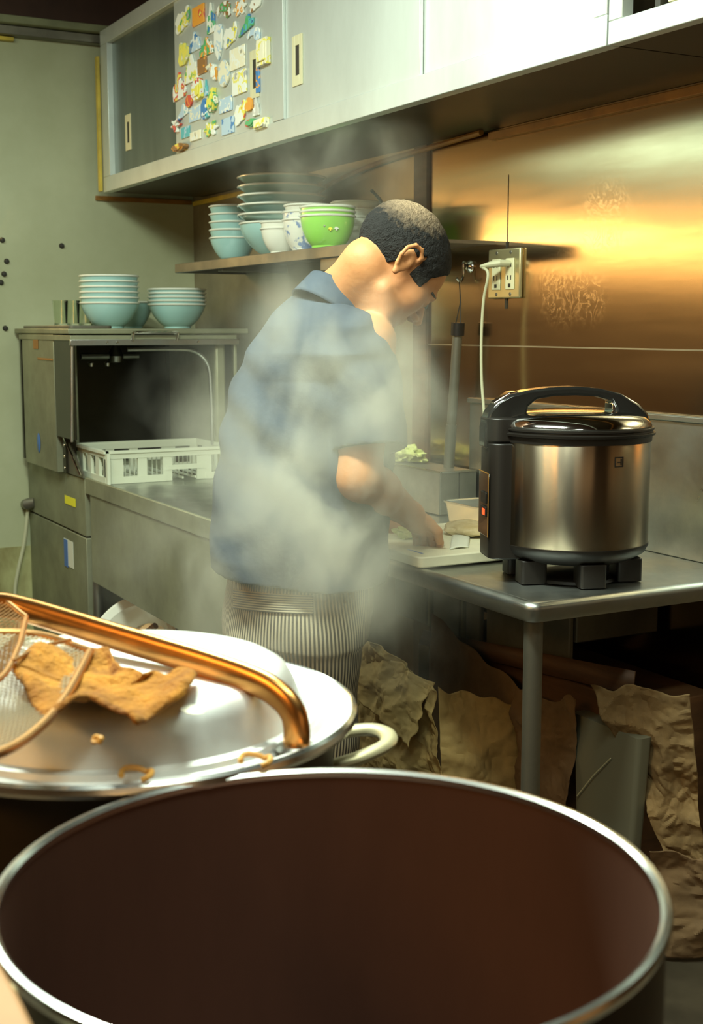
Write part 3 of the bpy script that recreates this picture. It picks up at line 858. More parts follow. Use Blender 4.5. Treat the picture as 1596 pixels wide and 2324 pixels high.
# ---------------------------------------------------------------- counter at the steel wall
ct = thing('kitchen_counter', 'stainless steel counter with a rounded front edge carrying the rice cooker', 'counter', (2.95, -0.35, 0))
X0, X1, CYF = 2.31, 3.545, -0.675
part('worktop', MB().box(X0, X1 - 0.03, CYF + 0.03, -0.005, 0.832, 0.85), M['steel'], ct)
nose = MB()
path = [(X0, CYF), (X1, CYF), (X1, -0.005)]
ring = [(0.035, 0.850), (0.024, 0.8525), (0.016, 0.855), (0.006, 0.853), (0.0, 0.846), (-0.001, 0.838), (0.002, 0.826), (0.004, 0.816), (0.007, 0.812), (0.013, 0.814), (0.016, 0.835)]
vv, ff = [], []
cr = 0.03
pth = [((X0, CYF), (0, 1))]
for k in range(7):
    a = R(-90 + 90 * k / 6)
    pth.append(((X1 - cr + cr * math.cos(a), CYF + cr + cr * math.sin(a)), (-math.cos(a), -math.sin(a))))
pth.append(((X1, -0.005), (-1, 0)))
for (p, nrm) in pth:
    for (dd, zz) in ring:
        vv.append((p[0] + nrm[0] * dd, p[1] + nrm[1] * dd, zz))
nr = len(ring)
for i in range(len(pth) - 1):
    for k in range(nr - 1):
        ff.append((i * nr + k, (i + 1) * nr + k, (i + 1) * nr + k + 1, i * nr + k + 1))
part('rolled_edge', MB().add(vv, ff), M['steel'], ct, angle=60)
part('backsplash', MB().box(X0, 5.2, -0.012, -0.004, 0.85, 1.19).box(X0, 5.2, -0.022, -0.004, 1.19, 1.205), M['steel'], ct, bevel=0.003)
for lx, ly in ((3.495, -0.63), (3.495, -0.05), (2.35, -0.63)):
    lg = part('leg', MB().tube([(lx, ly, 0.03), (lx, ly, 0.832)], 0.0205, 18), M['dark_steel'], ct)
    part('foot', MB().lathe([(0, 0), (.03, 0), (.032, .012), (.022, .035), (.02, .05)], c=(lx, ly, 0), n=20), M['matte_black'], lg)

fd = thing('undercounter_cabinet', 'dull steel cabinet with vertical door edges in the shade below the counter', 'cabinet', (2.75, -0.2, 0.55))
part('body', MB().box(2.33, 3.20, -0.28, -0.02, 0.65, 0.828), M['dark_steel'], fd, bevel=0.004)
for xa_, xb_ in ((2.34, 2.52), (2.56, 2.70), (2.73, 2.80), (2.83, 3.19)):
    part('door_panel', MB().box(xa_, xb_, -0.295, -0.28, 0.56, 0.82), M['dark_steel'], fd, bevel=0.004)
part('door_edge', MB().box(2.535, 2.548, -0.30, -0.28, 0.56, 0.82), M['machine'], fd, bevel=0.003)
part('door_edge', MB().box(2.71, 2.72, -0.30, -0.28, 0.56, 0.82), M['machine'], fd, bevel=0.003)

# steel box, tray, cutting board
bx = onp(1000, 1055, 1, -0.15)
st = thing('steel_box', 'plain stainless steel box standing against the wall at the back of the counter', 'box', (2.15, -0.075, 0.85))
part('body', MB().box(1.75, 2.365, -0.15, -0.02, 0.855, 0.985), M['dark_steel'], st, bevel=0.002)
part('front_face', MB().box(1.75, 2.363, -0.153, -0.15, 0.855, 0.983), M['steel'], st)  # lit front in brighter steel, shaded end in darker: light put into the colour
part('top_edge', MB().box(1.75, 2.368, -0.155, -0.148, 0.982, 0.987).box(2.362, 2.368, -0.15, -0.02, 0.982, 0.987), M['chrome'], st)
part('end_seam', MB().box(2.364, 2.367, -0.085, -0.082, 0.855, 0.985), M['dark'], st)
ty = thing('tray', 'shallow bright aluminium tray behind the rice cooker', 'tray', (2.7, -0.12, 0.85))
tp = MB()
n_ = 6
def rr(x0, x1, y0, y1, r, z):
    pts = []
    for cx, cy, a0 in ((x1 - r, y1 - r, 0), (x0 + r, y1 - r, 90), (x0 + r, y0 + r, 180), (x1 - r, y0 + r, 270)):
        for k in range(n_ + 1):
            a = R(a0 + 90 * k / n_)
            pts.append((cx + r * math.cos(a), cy + r * math.sin(a), z))
    return pts


def loft(rings, cap=True):
    m = MB()
    k = len(rings[0])
    v = [p for r in rings for p in r]
    f = [(i * k + j, i * k + (j + 1) % k, (i + 1) * k + (j + 1) % k, (i + 1) * k + j) for i in range(len(rings) - 1) for j in range(k)]
    if cap:
        f += [tuple(range(k))[::-1], tuple(range((len(rings) - 1) * k, len(rings) * k))]
    return m.add(v, f)


tx0, tx1, ty0, ty1 = 2.50, 2.90, -0.232, -0.025
part('pan', loft([rr(tx0 + .02, tx1 - .02, ty0 + .02, ty1 - .02, .02, .852), rr(tx0 + .01, tx1 - .01, ty0 + .01, ty1 - .01, .022, .858), rr(tx0 + .001, tx1 - .001, ty0 + .001, ty1 - .001, .024, .918),
                  rr(tx0 + .004, tx1 - .004, ty0 + .004, ty1 - .004, .022, .918), rr(tx0 + .013, tx1 - .013, ty0 + .013, ty1 - .013, .02, .860), rr(tx0 + .03, tx1 - .03, ty0 + .03, ty1 - .03, .02, .856)]), M['alu_rim'], ty)
part('rim', loft([rr(tx0 - .003, tx1 + .003, ty0 - .003, ty1 + .003, .026, .917), rr(tx0 - .003, tx1 + .003, ty0 - .003, ty1 + .003, .026, .922), rr(tx0 + .004, tx1 - .004, ty0 + .004, ty1 - .004, .022, .922),
                  rr(tx0 + .004, tx1 - .004, ty0 + .004, ty1 - .004, .022, .917)], False), M['alu_rim'], ty)
cbd = thing('cutting_board', 'cream plastic cutting board at the edge of the counter under the hands', 'cutting board', (2.9, -0.45, 0.855))
part('board', MB().rbox(2.66, 3.10, -0.672, -0.24, 0.856, 0.882, 0.015, 5), M['board'], cbd, bevel=0.003)
part('blue_mark', MB().box(2.985, 3.055, -0.640, -0.634, 0.882, 0.8825), M['blue_mark'], cbd)


def lump(name, label, cat, c, r, m, seed, group=None, flat=1.0, amp=0.18, nn=28, rzz=0.0):
    v, f = [], []
    nu, nv = nn, nn // 2
    for j in range(nv + 1):
        t = PI * j / nv
        for i in range(nu):
            a = 2 * PI * i / nu
            d = Vector((math.sin(t) * math.cos(a), math.sin(t) * math.sin(a), math.cos(t)))
            k = 1 + amp * mnoise.noise(d * 2.2 + Vector((seed, seed, seed))) + amp * 0.4 * mnoise.noise(d * 6 + Vector((seed, 0, 0)))
            x, y, z = d.x * r[0] * k, d.y * r[1] * k, max(d.z * k, -0.75) * r[2]
            v.append((x * math.cos(rzz) - y * math.sin(rzz), x * math.sin(rzz) + y * math.cos(rzz), z))
    f = [(j * nu + i, j * nu + (i + 1) % nu, (j + 1) * nu + (i + 1) % nu, (j + 1) * nu + i) for j in range(nv) for i in range(nu)]
    o = link_mesh(name, v, f, m)
    o.location = c
    return tag(o, label, cat, group)


lump('food_bag', 'small crumpled bag of yellow green leaves on the steel box', 'bag', (2.03, -0.085, 1.010), (.10, .05, .030), M['green_veg'], 8, amp=.6, nn=48)
lump('meat_slice', 'pale piece of meat with a browned lower edge at the right of the board', 'food', (2.87, -0.385, 0.899), (.075, .055, .022), M['meat'], 3)
lump('cut_vegetable', 'small heap of pale cut vegetable in front of the fingers on the board', 'food', (2.83, -0.545, 0.893), (.045, .03, .014), M['green_veg'], 5, amp=.5)
kn = thing('kitchen_towel', 'white folded cloth strip lying along the far edge of the board', 'cloth', (2.80, -0.33, 0.882))
part('cloth', MB().grid(lambda u, v: (2.68 + 0.36 * u, -0.30 - 0.25 * u + 0.055 * v, 0.8845 + 0.004 * math.sin(v * PI) + 0.0015 * math.sin(u * 11)), 30, 8), M['white_paper'], kn, solid=0.003)

# ---------------------------------------------------------------- outlet, cord, hook and hanging tube
pc = onp(1151, 621, 1, 0)
ox, oz = pc[0], pc[2]
ol = thing('wall_outlet', 'brassy metal double outlet plate on the steel wall', 'outlet', (ox, 0, oz))
pw, ph = 0.081, 0.072
part('plate', MB().box(ox - pw, ox + pw, -0.012, -0.0005, oz - ph, oz + ph), M['plate_metal'], ol, bevel=0.004)
for sx in (-0.036, 0.034):
    so = part('socket', MB().box(ox + sx - 0.021, ox + sx + 0.021, -0.0155, -0.012, oz - 0.047, oz + 0.043), M['ivory'], ol, bevel=0.002)
    for zc in (-0.012, 0.024):
        for xs in (-0.011, 0.005):
            part('slot', MB().box(ox + sx + xs, ox + sx + xs + .004, -0.0162, -0.0155, oz + zc - 0.007, oz + zc + 0.006), M['dark'], so)
    part('slot', MB().box(ox + sx - 0.006, ox + sx + 0.006, -0.0162, -0.0155, oz - 0.041, oz - 0.030), M['dark'], so)
for sx in (-0.036, 0.034):
    for zz in (ph - 0.012, -ph + 0.012):
        part('screw', MB().lathe([(0, .002), (.005, .0015), (.006, 0)], n=10, mtx=Matrix.Translation((ox + sx, -0.012, oz + zz)) @ Matrix.Rotation(R(90), 4, 'X')), M['dark_steel'], ol)
struct('trim_13', MB().box(ox - 0.001, ox + 0.001, -0.0015, 0, oz + ph, 1.86), M['dark_steel'])
struct('trim_14', MB().box(ox - 0.005, ox + 0.005, -0.003, 0, oz - ph - 0.03, oz - ph + 0.001).box(ox - 0.004, ox + 0.004, -0.003, 0, oz + ph, oz + ph + 0.02), M['dark'])
pcrd = thing('power_cord', 'pale plug and cord hanging from the outlet down behind the rice cooker', 'cord', (ox, -0.05, 1.2))
part('plug', MB().tube([(ox + 0.03, -0.016, oz + 0.028), (ox + 0.028, -0.045, oz + 0.028), (ox + 0.0, -0.062, oz + 0.024), (ox - 0.03, -0.07, oz + 0.020)], [0.013, 0.0145, 0.012, 0.008], 12, 0.75), M['cord'], pcrd)
cpts = [(ox - 0.03, -0.07, oz + 0.020)] + [tuple(onp(px, py, 1, -0.075)) for px, py in ((1108, 622), (1098, 680), (1093, 760), (1093, 850), (1098, 925), (1105, 1000), (1120, 1100))]
part('cable', MB().tube(curve_pts(cpts), 0.0042, 8), M['cord'], pcrd)

hk = onp(1053, 605, 1, -0.02)
wh = thing('wall_hook', 'small chrome hook on the steel wall beside the forehead of the man', 'hook', (hk[0], 0, hk[2]))
part('suction_disc', MB().lathe([(0, .012), (.010, .011), (.018, .004), (.020, 0)], n=20, mtx=Matrix.Translation((hk[0] + 0.004, 0, hk[2])) @ Matrix.Rotation(R(90), 4, 'X')), M['chrome'], wh)
part('hook', MB().tube(curve_pts([(hk[0], -0.01, hk[2] + .012), (hk[0], -0.022, hk[2] + .01), (hk[0], -0.022, hk[2] - .03), (hk[0], -0.032, hk[2] - .045), (hk[0], -0.045, hk[2] - .035)]), 0.004, 8), M['chrome'], wh)
ta, tb = onp(1040, 735, 1, -0.05), onp(1016, 1100, 1, -0.05)
ht = thing('hanging_tube', 'long dark grey tube hanging by a thin cord from the wall hook', 'tool', (tb[0], -0.05, tb[2]))
tm = ta + (tb - ta) * 0.62
part('tube', MB().tube([ta, tm], [0.0155, 0.015], 16), M['dark_steel'], ht)
part('lower_tube', MB().tube([tm, tb], [0.0175, 0.0165], 16), M['dark_steel'], ht)
part('cap', MB().tube([ta + [0, 0, .004], ta - [0.003, 0, .035]], 0.021, 16), M['matte_black'], ht)
hkp = (hk[0], -0.036, hk[2] - 0.044)
part('cord', MB().tube([hkp, (ta[0] + 0.006, -0.045, (hkp[2] + ta[2]) / 2), (ta[0] + 0.014, -0.05, ta[2])], 0.0017, 6).tube([hkp, (ta[0] + 0.004, -0.045, (hkp[2] + ta[2]) / 2), (ta[0] - 0.014, -0.05, ta[2])], 0.0017, 6), M['dark'], ht)

# ---------------------------------------------------------------- rice cooker (front towards the man)
RX, RY = 3.325, -0.402
rc = thing('rice_cooker', 'large steel rice cooker with a chrome lid and black arched handle', 'rice cooker', (RX, RY, 0.853), math.atan2(-0.94, -0.35))
RR = 0.172
lpart('body', MB().lathe([(RR - .001, .083), (RR, .085), (RR, .315), (RR - .001, .317)], n=96), M['cooker_steel'], rc)
lpart('base', MB().lathe([(0, .045), (.125, .045), (.140, .05), (.165, .065), (RR + .001, .080), (RR + .001, .0855), (RR - .004, .0855)], n=64), M['matte_black'], rc)
lpart('upper_ring', MB().lathe([(RR - .004, .314), (RR + .002, .315), (RR + .003, .328), (RR + .009, .330), (RR + .010, .335), (RR + .004, .337), (RR + .004, .340), (RR + .007, .342), (RR + .007, .346), (RR - .006, .348), (0, .348)], n=64), M['matte_black'], rc)
lid_ = lpart('lid', MB().lathe([(RR - .001, .346), (RR + .002, .350), (RR - .002, .359), (RR - .016, .369), (RR - .045, .377), (RR - .09, .382), (0.03, .384), (0, .384)], n=72), M['chrome'], rc)
S_ = 0.00101
cv = lambda px, py: ((1295 - px) * S_, 0.432 - (py - 880) * S_)
arch_o = [cv(*p) for p in ((1083, 1012), (1083, 965), (1092, 932), (1112, 908), (1140, 893), (1180, 884), (1230, 878), (1290, 876), (1345, 881), (1395, 893), (1435, 915), (1458, 938), (1468, 962))]
arch_i = [cv(*p) for p in ((1420, 966), (1395, 962), (1384, 944), (1382, 925), (1372, 908), (1340, 899), (1290, 896), (1240, 897), (1200, 904), (1181, 920), (1176, 944), (1160, 965), (1140, 985), (1140, 1012))]
AM = Matrix.Rotation(R(90), 4, 'X')
seg = MB()
nO = arch_o + arch_i
hnd = lpart('handle', MB().prism(nO, -0.030, 0.030, AM), M['black_plastic'], rc, bevel=0.006, angle=50)
lpart('latch_button', MB().prism([cv(1104, 912), cv(1140, 888), cv(1160, 886), cv(1158, 892), cv(1140, 898), cv(1112, 920)], -0.018, 0.018, AM), M['chrome'], hnd, bevel=0.002)
lpart('hinge_post', MB().box(-0.088, -0.080, -0.026, 0.026, .380, .398), M['chrome'], hnd, bevel=0.002)
cbx = lpart('control_housing', MB().rbox(0.10, 0.206, -0.062, 0.062, 0.052, 0.312, 0.03, 6).rbox(0.12, 0.210, -0.058, 0.058, 0.315, 0.368, 0.03, 6), M['matte_black'], rc, bevel=0.003)
lpart('control_panel', MB().box(0.206, 0.2085, -0.045, 0.045, 0.10, 0.245), M['black_plastic'], cbx, bevel=0.002)
lpart('panel_outline', MB().box(0.2078, 0.2092, 0.043, 0.0455, 0.10, 0.245).box(0.2078, 0.2092, -0.045, 0.0455, 0.243, 0.245), M['orange_wood'], cbx)
b1 = lpart('switch', MB().box(0.2085, 0.2125, -0.01, 0.036, 0.175, 0.200), M['matte_black'], cbx, bevel=0.001)
lpart('switch', MB().box(0.2085, 0.2125, -0.01, 0.036, 0.145, 0.168), M['matte_black'], cbx, bevel=0.001)
o_ = lpart('indicator_lamp', MB().box(0.2125, 0.2135, 0.008, 0.030, 0.149, 0.163), M['red'], cbx)
o_['label'] = 'glowing orange red indicator lamp'
# emblem on the right of the steel wall: a small outlined square with a tick
EA = R(107)
em = MB()
for a_, b_, c_, d_ in ((-.011, -.009, .268, .290), (.009, .011, .268, .290), (-.011, .011, .268, .270), (-.011, .011, .288, .290), (-.004, .006, .2775, .2795), (.0045, .0065, .272, .286)):
    n_a = 2
    aa, ab = EA + a_ / RR, EA + b_ / RR
    r0, r1 = RR + .0002, RR + .0012
    p = [(r * math.cos(a), r * math.sin(a), z) for z in (c_, d_) for r, a in ((r0, aa), (r1, aa), (r1, ab), (r0, ab))]
    em.add(p, [(0, 1, 2, 3), (4, 5, 6, 7), (0, 1, 5, 4), (1, 2, 6, 5), (2, 3, 7, 6), (3, 0, 4, 7)])
lpart('emblem', em, M['matte_black'], rc)
for a in (28, 92, 152, 212, 272, 332):
    if a in (28, 92, 152, 332, 212):
        cxl, cyl = 0.125 * math.cos(R(a)), 0.125 * math.sin(R(a))
        lpart('leg', MB().rbox(cxl - .030, cxl + .030, cyl - .030, cyl + .030, -0.001, 0.052, .008, 3), M['matte_black'], rc, bevel=0.002)
single('rubber_mat', 'dark round burner pad lying under the rice cooker', 'pad', MB().lathe([(0, 0.001), (.10, 0.001), (.105, .003), (.10, .009), (.08, .012), (.05, .020), (0, .022)], c=(RX + 0.015, RY - 0.01, 0.851), n=48), M['matte_black'])

# ---------------------------------------------------------------- paper sacks and bins under the counter


def crumple(p, amp, s, seed):
    v = Vector(p) * s + Vector((seed, seed * 2.1, seed * .7))
    w = v + Vector((mnoise.noise(v * 1.3), mnoise.noise(v * 1.3 + Vector((5, 1, 2))), 0)) * 0.35
    d1, _p = mnoise.voronoi(w)
    d2, _p = mnoise.voronoi(w * 2.4)
    d3, _p = mnoise.voronoi(w * 5.5)
    a = d1[0] * 1.0 + d2[0] * 0.42 + (d3[1] - d3[0]) * 0.14
    return amp * (a - 0.65), amp * (d1[1] - d1[0] - 0.3) * 0.5


def sheet(name, label, m, pts, nu=80, nv=80, amp=0.04, s=6.0, seed=1.0, nrm=(0, -1, 0)):
    # pts: top-left, top-right, bottom-right, bottom-left in the room, with a ragged outline
    P = [np.array(q, float) for q in pts]
    nr_ = np.array(nrm, float)

    def fn(u, v):
        a = P[0] * (1 - u) + P[1] * u
        b = P[3] * (1 - u) + P[2] * u
        rag = 0.05 * mnoise.noise(Vector((u * 4, seed, v * 2))) * (1 - v)
        k = v + rag
        q = a * (1 - k) + b * k
        e, f_ = crumple(tuple(q), amp, s, seed)
        side = (1 if u > .5 else -1) * abs(u - .5) * 2 * 0.05 * mnoise.noise(Vector((v * 5, seed * 3, 0)))
        t = (P[1] - P[0])
        q = q + nr_ * e + t * side
        q[2] = max(q[2], 0.004)
        return tuple(q)
    return MB().grid(fn, nu, nv)


ps = thing('paper_sack', 'crumpled open kraft paper sack standing left of the counter leg', 'bag', (2.80, -0.45, 0.0))
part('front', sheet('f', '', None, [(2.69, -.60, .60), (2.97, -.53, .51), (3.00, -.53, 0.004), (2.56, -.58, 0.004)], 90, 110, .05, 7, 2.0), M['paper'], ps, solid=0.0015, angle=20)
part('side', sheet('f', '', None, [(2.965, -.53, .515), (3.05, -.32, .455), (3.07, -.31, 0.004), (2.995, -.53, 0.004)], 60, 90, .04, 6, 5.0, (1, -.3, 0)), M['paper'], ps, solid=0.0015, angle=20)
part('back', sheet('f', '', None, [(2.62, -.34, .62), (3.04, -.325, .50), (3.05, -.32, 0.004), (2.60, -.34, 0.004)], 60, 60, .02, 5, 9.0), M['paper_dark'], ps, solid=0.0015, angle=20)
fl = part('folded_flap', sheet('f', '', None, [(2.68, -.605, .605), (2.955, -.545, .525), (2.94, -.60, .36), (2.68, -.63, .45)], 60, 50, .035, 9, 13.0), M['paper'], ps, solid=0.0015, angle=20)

cx_b = thing('cardboard_box', 'dark brown cardboard box in the shade behind the paper sacks', 'box', (2.98, -0.2, 0.0))
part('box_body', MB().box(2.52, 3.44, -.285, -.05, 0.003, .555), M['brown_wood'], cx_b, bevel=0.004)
part('open_flap', MB().add([(2.50, -.305, .50), (3.44, -.305, .585), (3.44, -.300, .64), (2.52, -.300, .545)], [(0, 1, 2, 3)]), M['brown_wood'], cx_b, solid=0.004)
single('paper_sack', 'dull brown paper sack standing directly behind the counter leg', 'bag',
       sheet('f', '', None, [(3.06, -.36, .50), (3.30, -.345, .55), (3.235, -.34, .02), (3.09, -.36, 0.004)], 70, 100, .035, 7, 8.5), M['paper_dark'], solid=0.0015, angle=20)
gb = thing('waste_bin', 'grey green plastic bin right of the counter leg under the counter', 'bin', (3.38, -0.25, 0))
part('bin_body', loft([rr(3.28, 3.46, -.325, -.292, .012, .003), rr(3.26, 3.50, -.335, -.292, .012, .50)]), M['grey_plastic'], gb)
part('painted_glint', MB().tube([(3.29, -.338, .30), (3.35, -.339, .37), (3.41, -.339, .43)], .0015, 6), M['cord'], gb)  # pale tube drawn as a glint across the bin
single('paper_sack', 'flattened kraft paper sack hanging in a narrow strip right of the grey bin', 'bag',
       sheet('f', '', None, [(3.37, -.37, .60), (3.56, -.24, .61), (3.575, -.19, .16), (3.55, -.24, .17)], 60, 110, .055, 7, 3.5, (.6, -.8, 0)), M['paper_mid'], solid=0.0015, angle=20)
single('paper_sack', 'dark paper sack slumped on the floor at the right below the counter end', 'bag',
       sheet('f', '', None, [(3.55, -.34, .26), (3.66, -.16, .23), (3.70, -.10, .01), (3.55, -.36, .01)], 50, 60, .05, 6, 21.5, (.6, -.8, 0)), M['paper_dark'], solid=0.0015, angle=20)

# things under the dish table
wb = thing('wash_basin', 'white round basin with turquoise clips tilted on its side under the dish table', 'basin', (1.35, -0.86, 0.22))
BMX = Matrix.Translation((1.28, -0.78, 0.27)) @ Matrix.Rotation(R(58), 4, 'X') @ Matrix.Rotation(R(25), 4, 'Y')
part('bowl', MB().lathe([(0, -.09), (.13, -.09), (.18, -.01), (.20, 0), (.205, .004), (.195, .006), (.17, -.005), (.125, -.082), (0, -.082)], n=48, mtx=BMX), M['white_bowl'], wb)
part('clip', MB().box(-.215, -.19, -.04, .04, -.03, .012, BMX), M['turquoise'], wb, bevel=0.004)
single('storage_box', 'low dark box on the floor carrying the tilted white basin', 'box', MB().box(1.08, 1.50, -.90, -.55, 0.002, .088), M['dark_steel'], bevel=0.006)
single('wooden_ladle', 'brown wooden ladle lying in the white basin under the dish table', 'ladle', MB().tube([BMX @ Vector((-.10, -.05, -.04)), BMX @ Vector((0.02, .05, .0)), BMX @ Vector((.08, .12, .03))], [0.02, .016, .012], 10), M['orange_wood'])
lump('rag', 'dark damp rag heap on the floor in front of the dish table', 'rag', (2.05, -0.95, 0.12), (.25, .12, .16), M['brown_wood'], 11, amp=.5)

# ---------------------------------------------------------------- range with the pots
sr = thing('gas_range', 'low dark gas range under the foreground pots', 'range', (4.6, -1.81, 0))
part('body', MB().box(4.02, 5.15, -2.12, -1.50, 0.03, 0.55), M['dark_steel'], sr, bevel=0.006)
part('top_plate', MB().box(4.0, 5.17, -2.14, -1.48, 0.55, 0.565), M['matte_black'], sr, bevel=0.003)
for cx_ in (4.33, 4.838):
    g_ = MB()
    for k in range(6):
        a = R(60 * k + 30)
        g_.tube([(cx_ + .05 * math.cos(a), -1.81 + .05 * math.sin(a), .583), (cx_ + .21 * math.cos(a), -1.81 + .21 * math.sin(a), .583), (cx_ + .22 * math.cos(a), -1.81 + .22 * math.sin(a), .566)], 0.007, 6)
    part('pan_support', g_, M['matte_black'], sr)
for cx_ in (4.33, 4.838):
    part('burner', MB().lathe([(0, .020), (.05, .018), (.055, .002), (.06, 0)], c=(cx_, -1.81, .565), n=32), M['matte_black'], sr)
PZ = 0.591
sp = thing('stock_pot', 'very large open stock pot with a warm reflection painted on its inner wall in the foreground', 'pot', (4.838, -1.813, PZ))
H_, Rb = 1.0 - PZ, 0.2525
lpart('pot_body', MB().lathe([(0, 0), (Rb - .03, 0), (Rb - .006, .012), (Rb - .001, .03), (Rb - .001, H_ - .002)], n=128), M['pot_out'], sp)
lpart('inner_wall', MB().lathe([(0, .006), (Rb - .03, .006), (Rb - .010, .016), (Rb - .005, .03), (Rb - .005, H_ - .004)], n=128), M['pot_in'], sp)
lpart('rim', MB().lathe([(Rb - .006, H_ - .006), (Rb - .0055, H_ - .001), (Rb - .002, H_ + .0015), (Rb + .002, H_ + .001), (Rb + .0035, H_ - .003), (Rb + .002, H_ - .008), (Rb - .001, H_ - .009)], n=128), M['alu_rim'], sp)
for s_ in (-1, 1):
    lpart('handle', MB().tube(curve_pts([(-.06, s_ * (Rb - .01), H_ - .08), (-.055, s_ * (Rb + .035), H_ - .075), (0, s_ * (Rb + .05), H_ - .07), (.055, s_ * (Rb + .035), H_ - .075), (.06, s_ * (Rb - .01), H_ - .08)]), .008, 10), M['beige_handle'], sp)

lp = thing('simmering_pot', 'large dark pot under the wide metal lid', 'pot', (4.33, -1.81, PZ))
Rl = 0.235
lpart('pot_body', MB().lathe([(0, 0), (Rl - .02, 0), (Rl, .02), (Rl, .398), (Rl - .005, .398), (Rl - .005, .02), (0, .008)], n=96), M['pot_out'], lp)
ha = onp(812, 1690, 2, .93)
aH = math.atan2(-1.555 + 1.81, 4.375 - 4.33)
hpts = []
for k, (da, dr, dz) in enumerate(((-.20, -.004, -.002), (-.17, .035, .006), (-.10, .068, .012), (0, .078, .014), (.10, .068, .012), (.17, .035, .006), (.20, -.004, -.002))):
    hpts.append(((Rl + dr) * math.cos(aH + da), (Rl + dr) * math.sin(aH + da), .335 + dz))
lpart('handle', MB().tube(curve_pts(hpts), .0105, 12, .7), M['beige_handle'], lp)

ld = thing('pot_lid', 'wide aluminium pot lid with a raised flat centre and a copper coloured bar handle', 'lid', (4.33, -1.81, 0.99))
lpart('lid_body', MB().lathe([(.2585, .004), (.260, .008), (.259, .013), (.254, .0145), (.246, .012), (.236, .006), (.228, .003), (.222, .006), (.219, .012), (.215, .013), (.209, .010), (.204, .012), (.198, .024), (.191, .042),
                               (.184, .054), (.174, .060), (.160, .0625), (.10, .064), (0, .064)], n=128), M['alu'], ld)
lpart('rim_bead', MB().lathe([(.256, .002), (.2605, .003), (.2625, .0075), (.2610, .013), (.2565, .0155), (.2540, .0135)], n=128), M['alu_rim'], ld)
hp = [(4.540, -1.697, 1.003), (4.541, -1.697, 1.020), (4.536, -1.699, 1.036), (4.520, -1.706, 1.050), (4.490, -1.720, 1.060), (4.42, -1.752, 1.068), (4.30, -1.81, 1.078), (4.18, -1.868, 1.088), (4.125, -1.895, 1.088), (4.10, -1.907, 1.073), (4.09, -1.912, 1.04), (4.09, -1.912, 1.003)]
part('handle', MB().tube(curve_pts(hp, 10), .0155, 28, .66, up=(-0.42, 0.9, 0.1)), M['copper'], ld)
part('handle_foot', MB().lathe([(0, .004), (.018, .004), (.022, 0)], c=(4.540, -1.697, 1.000), n=20), M['steel'], ld)
part('handle_foot', MB().lathe([(0, .004), (.018, .004), (.022, 0)], c=(4.09, -1.912, 1.000), n=20), M['steel'], ld)

# cloth on the lid
outline = [(30, 1575), (75, 1540), (120, 1520), (190, 1500), (245, 1508), (275, 1545), (330, 1560), (365, 1548), (405, 1555), (445, 1545), (448, 1585), (420, 1612), (350, 1628), (310, 1658), (270, 1640), (200, 1625), (150, 1640), (100, 1650), (60, 1610)]
ow = np.array([onp(px, py, 2, 1.056)[:2] for px, py in outline])
cc0 = ow.mean(0)


def clothfn(u, v):
    a = u * len(ow)
    i = int(a) % len(ow)
    k = a - int(a)
    e = ow[i] * (1 - k) + ow[(i + 1) % len(ow)] * k
    p = cc0 + (e - cc0) * v
    w1 = mnoise.noise(Vector((p[0] * 16, p[1] * 16, 1.0)))
    w2 = mnoise.noise(Vector((p[0] * 40, p[1] * 40, 4.0)))
    lift = 0.004 + 0.016 * max(0.0, w1 + 0.2) + 0.007 * abs(w2) + 0.016 * v ** 4 * (0.5 + 0.5 * math.sin(a * 1.3 + 1))
    if v > 0.93:
        lift -= 0.10 * (v - 0.93)
    west = float(np.clip((np.dot(onp(190, 1580, 2, 1.056)[:2] - p, RT[:2])) / 0.05, 0, 1))
    return (p[0], p[1], 1.056 + max(lift, 0.001) + 0.013 * west)


single('dried_cloth', 'stiff golden brown cloth lying on the flat top of the metal lid', 'cloth', MB().grid(clothfn, 152, 22), M['cloth'], solid=0.003, angle=60)
lump('label_tag', 'small white paper scrap beside the brown cloth on the lid', 'scrap', tuple(onp(440, 1610, 2, 1.057)), (.016, .012, .002), M['white_paper'], 2)
for k, (px, py, lab) in enumerate(((580, 1736, 'curled golden crumb on the rim groove near the big stock pot'), (310, 1768, 'curled golden crumb on the near rim of the lid'), (222, 1692, 'tiny orange crumb on the flat lid top'))):
    c_ = onp(px, py, 2, 1.004 if k < 2 else 1.0525)
    rr_ = 0.014 if k < 2 else 0.003
    pts = [(c_[0] + rr_ * math.cos(t) * (1 + .3 * math.sin(2 * t)), c_[1] + rr_ * math.sin(t), c_[2] + .003 + .004 * abs(math.sin(t * 1.5))) for t in np.linspace(0, 4.6, 14)]
    single('fried_crumb', lab, 'crumb', MB().tube(pts, 0.0028, 7), M['noodle'], group='crumbs on the lid')

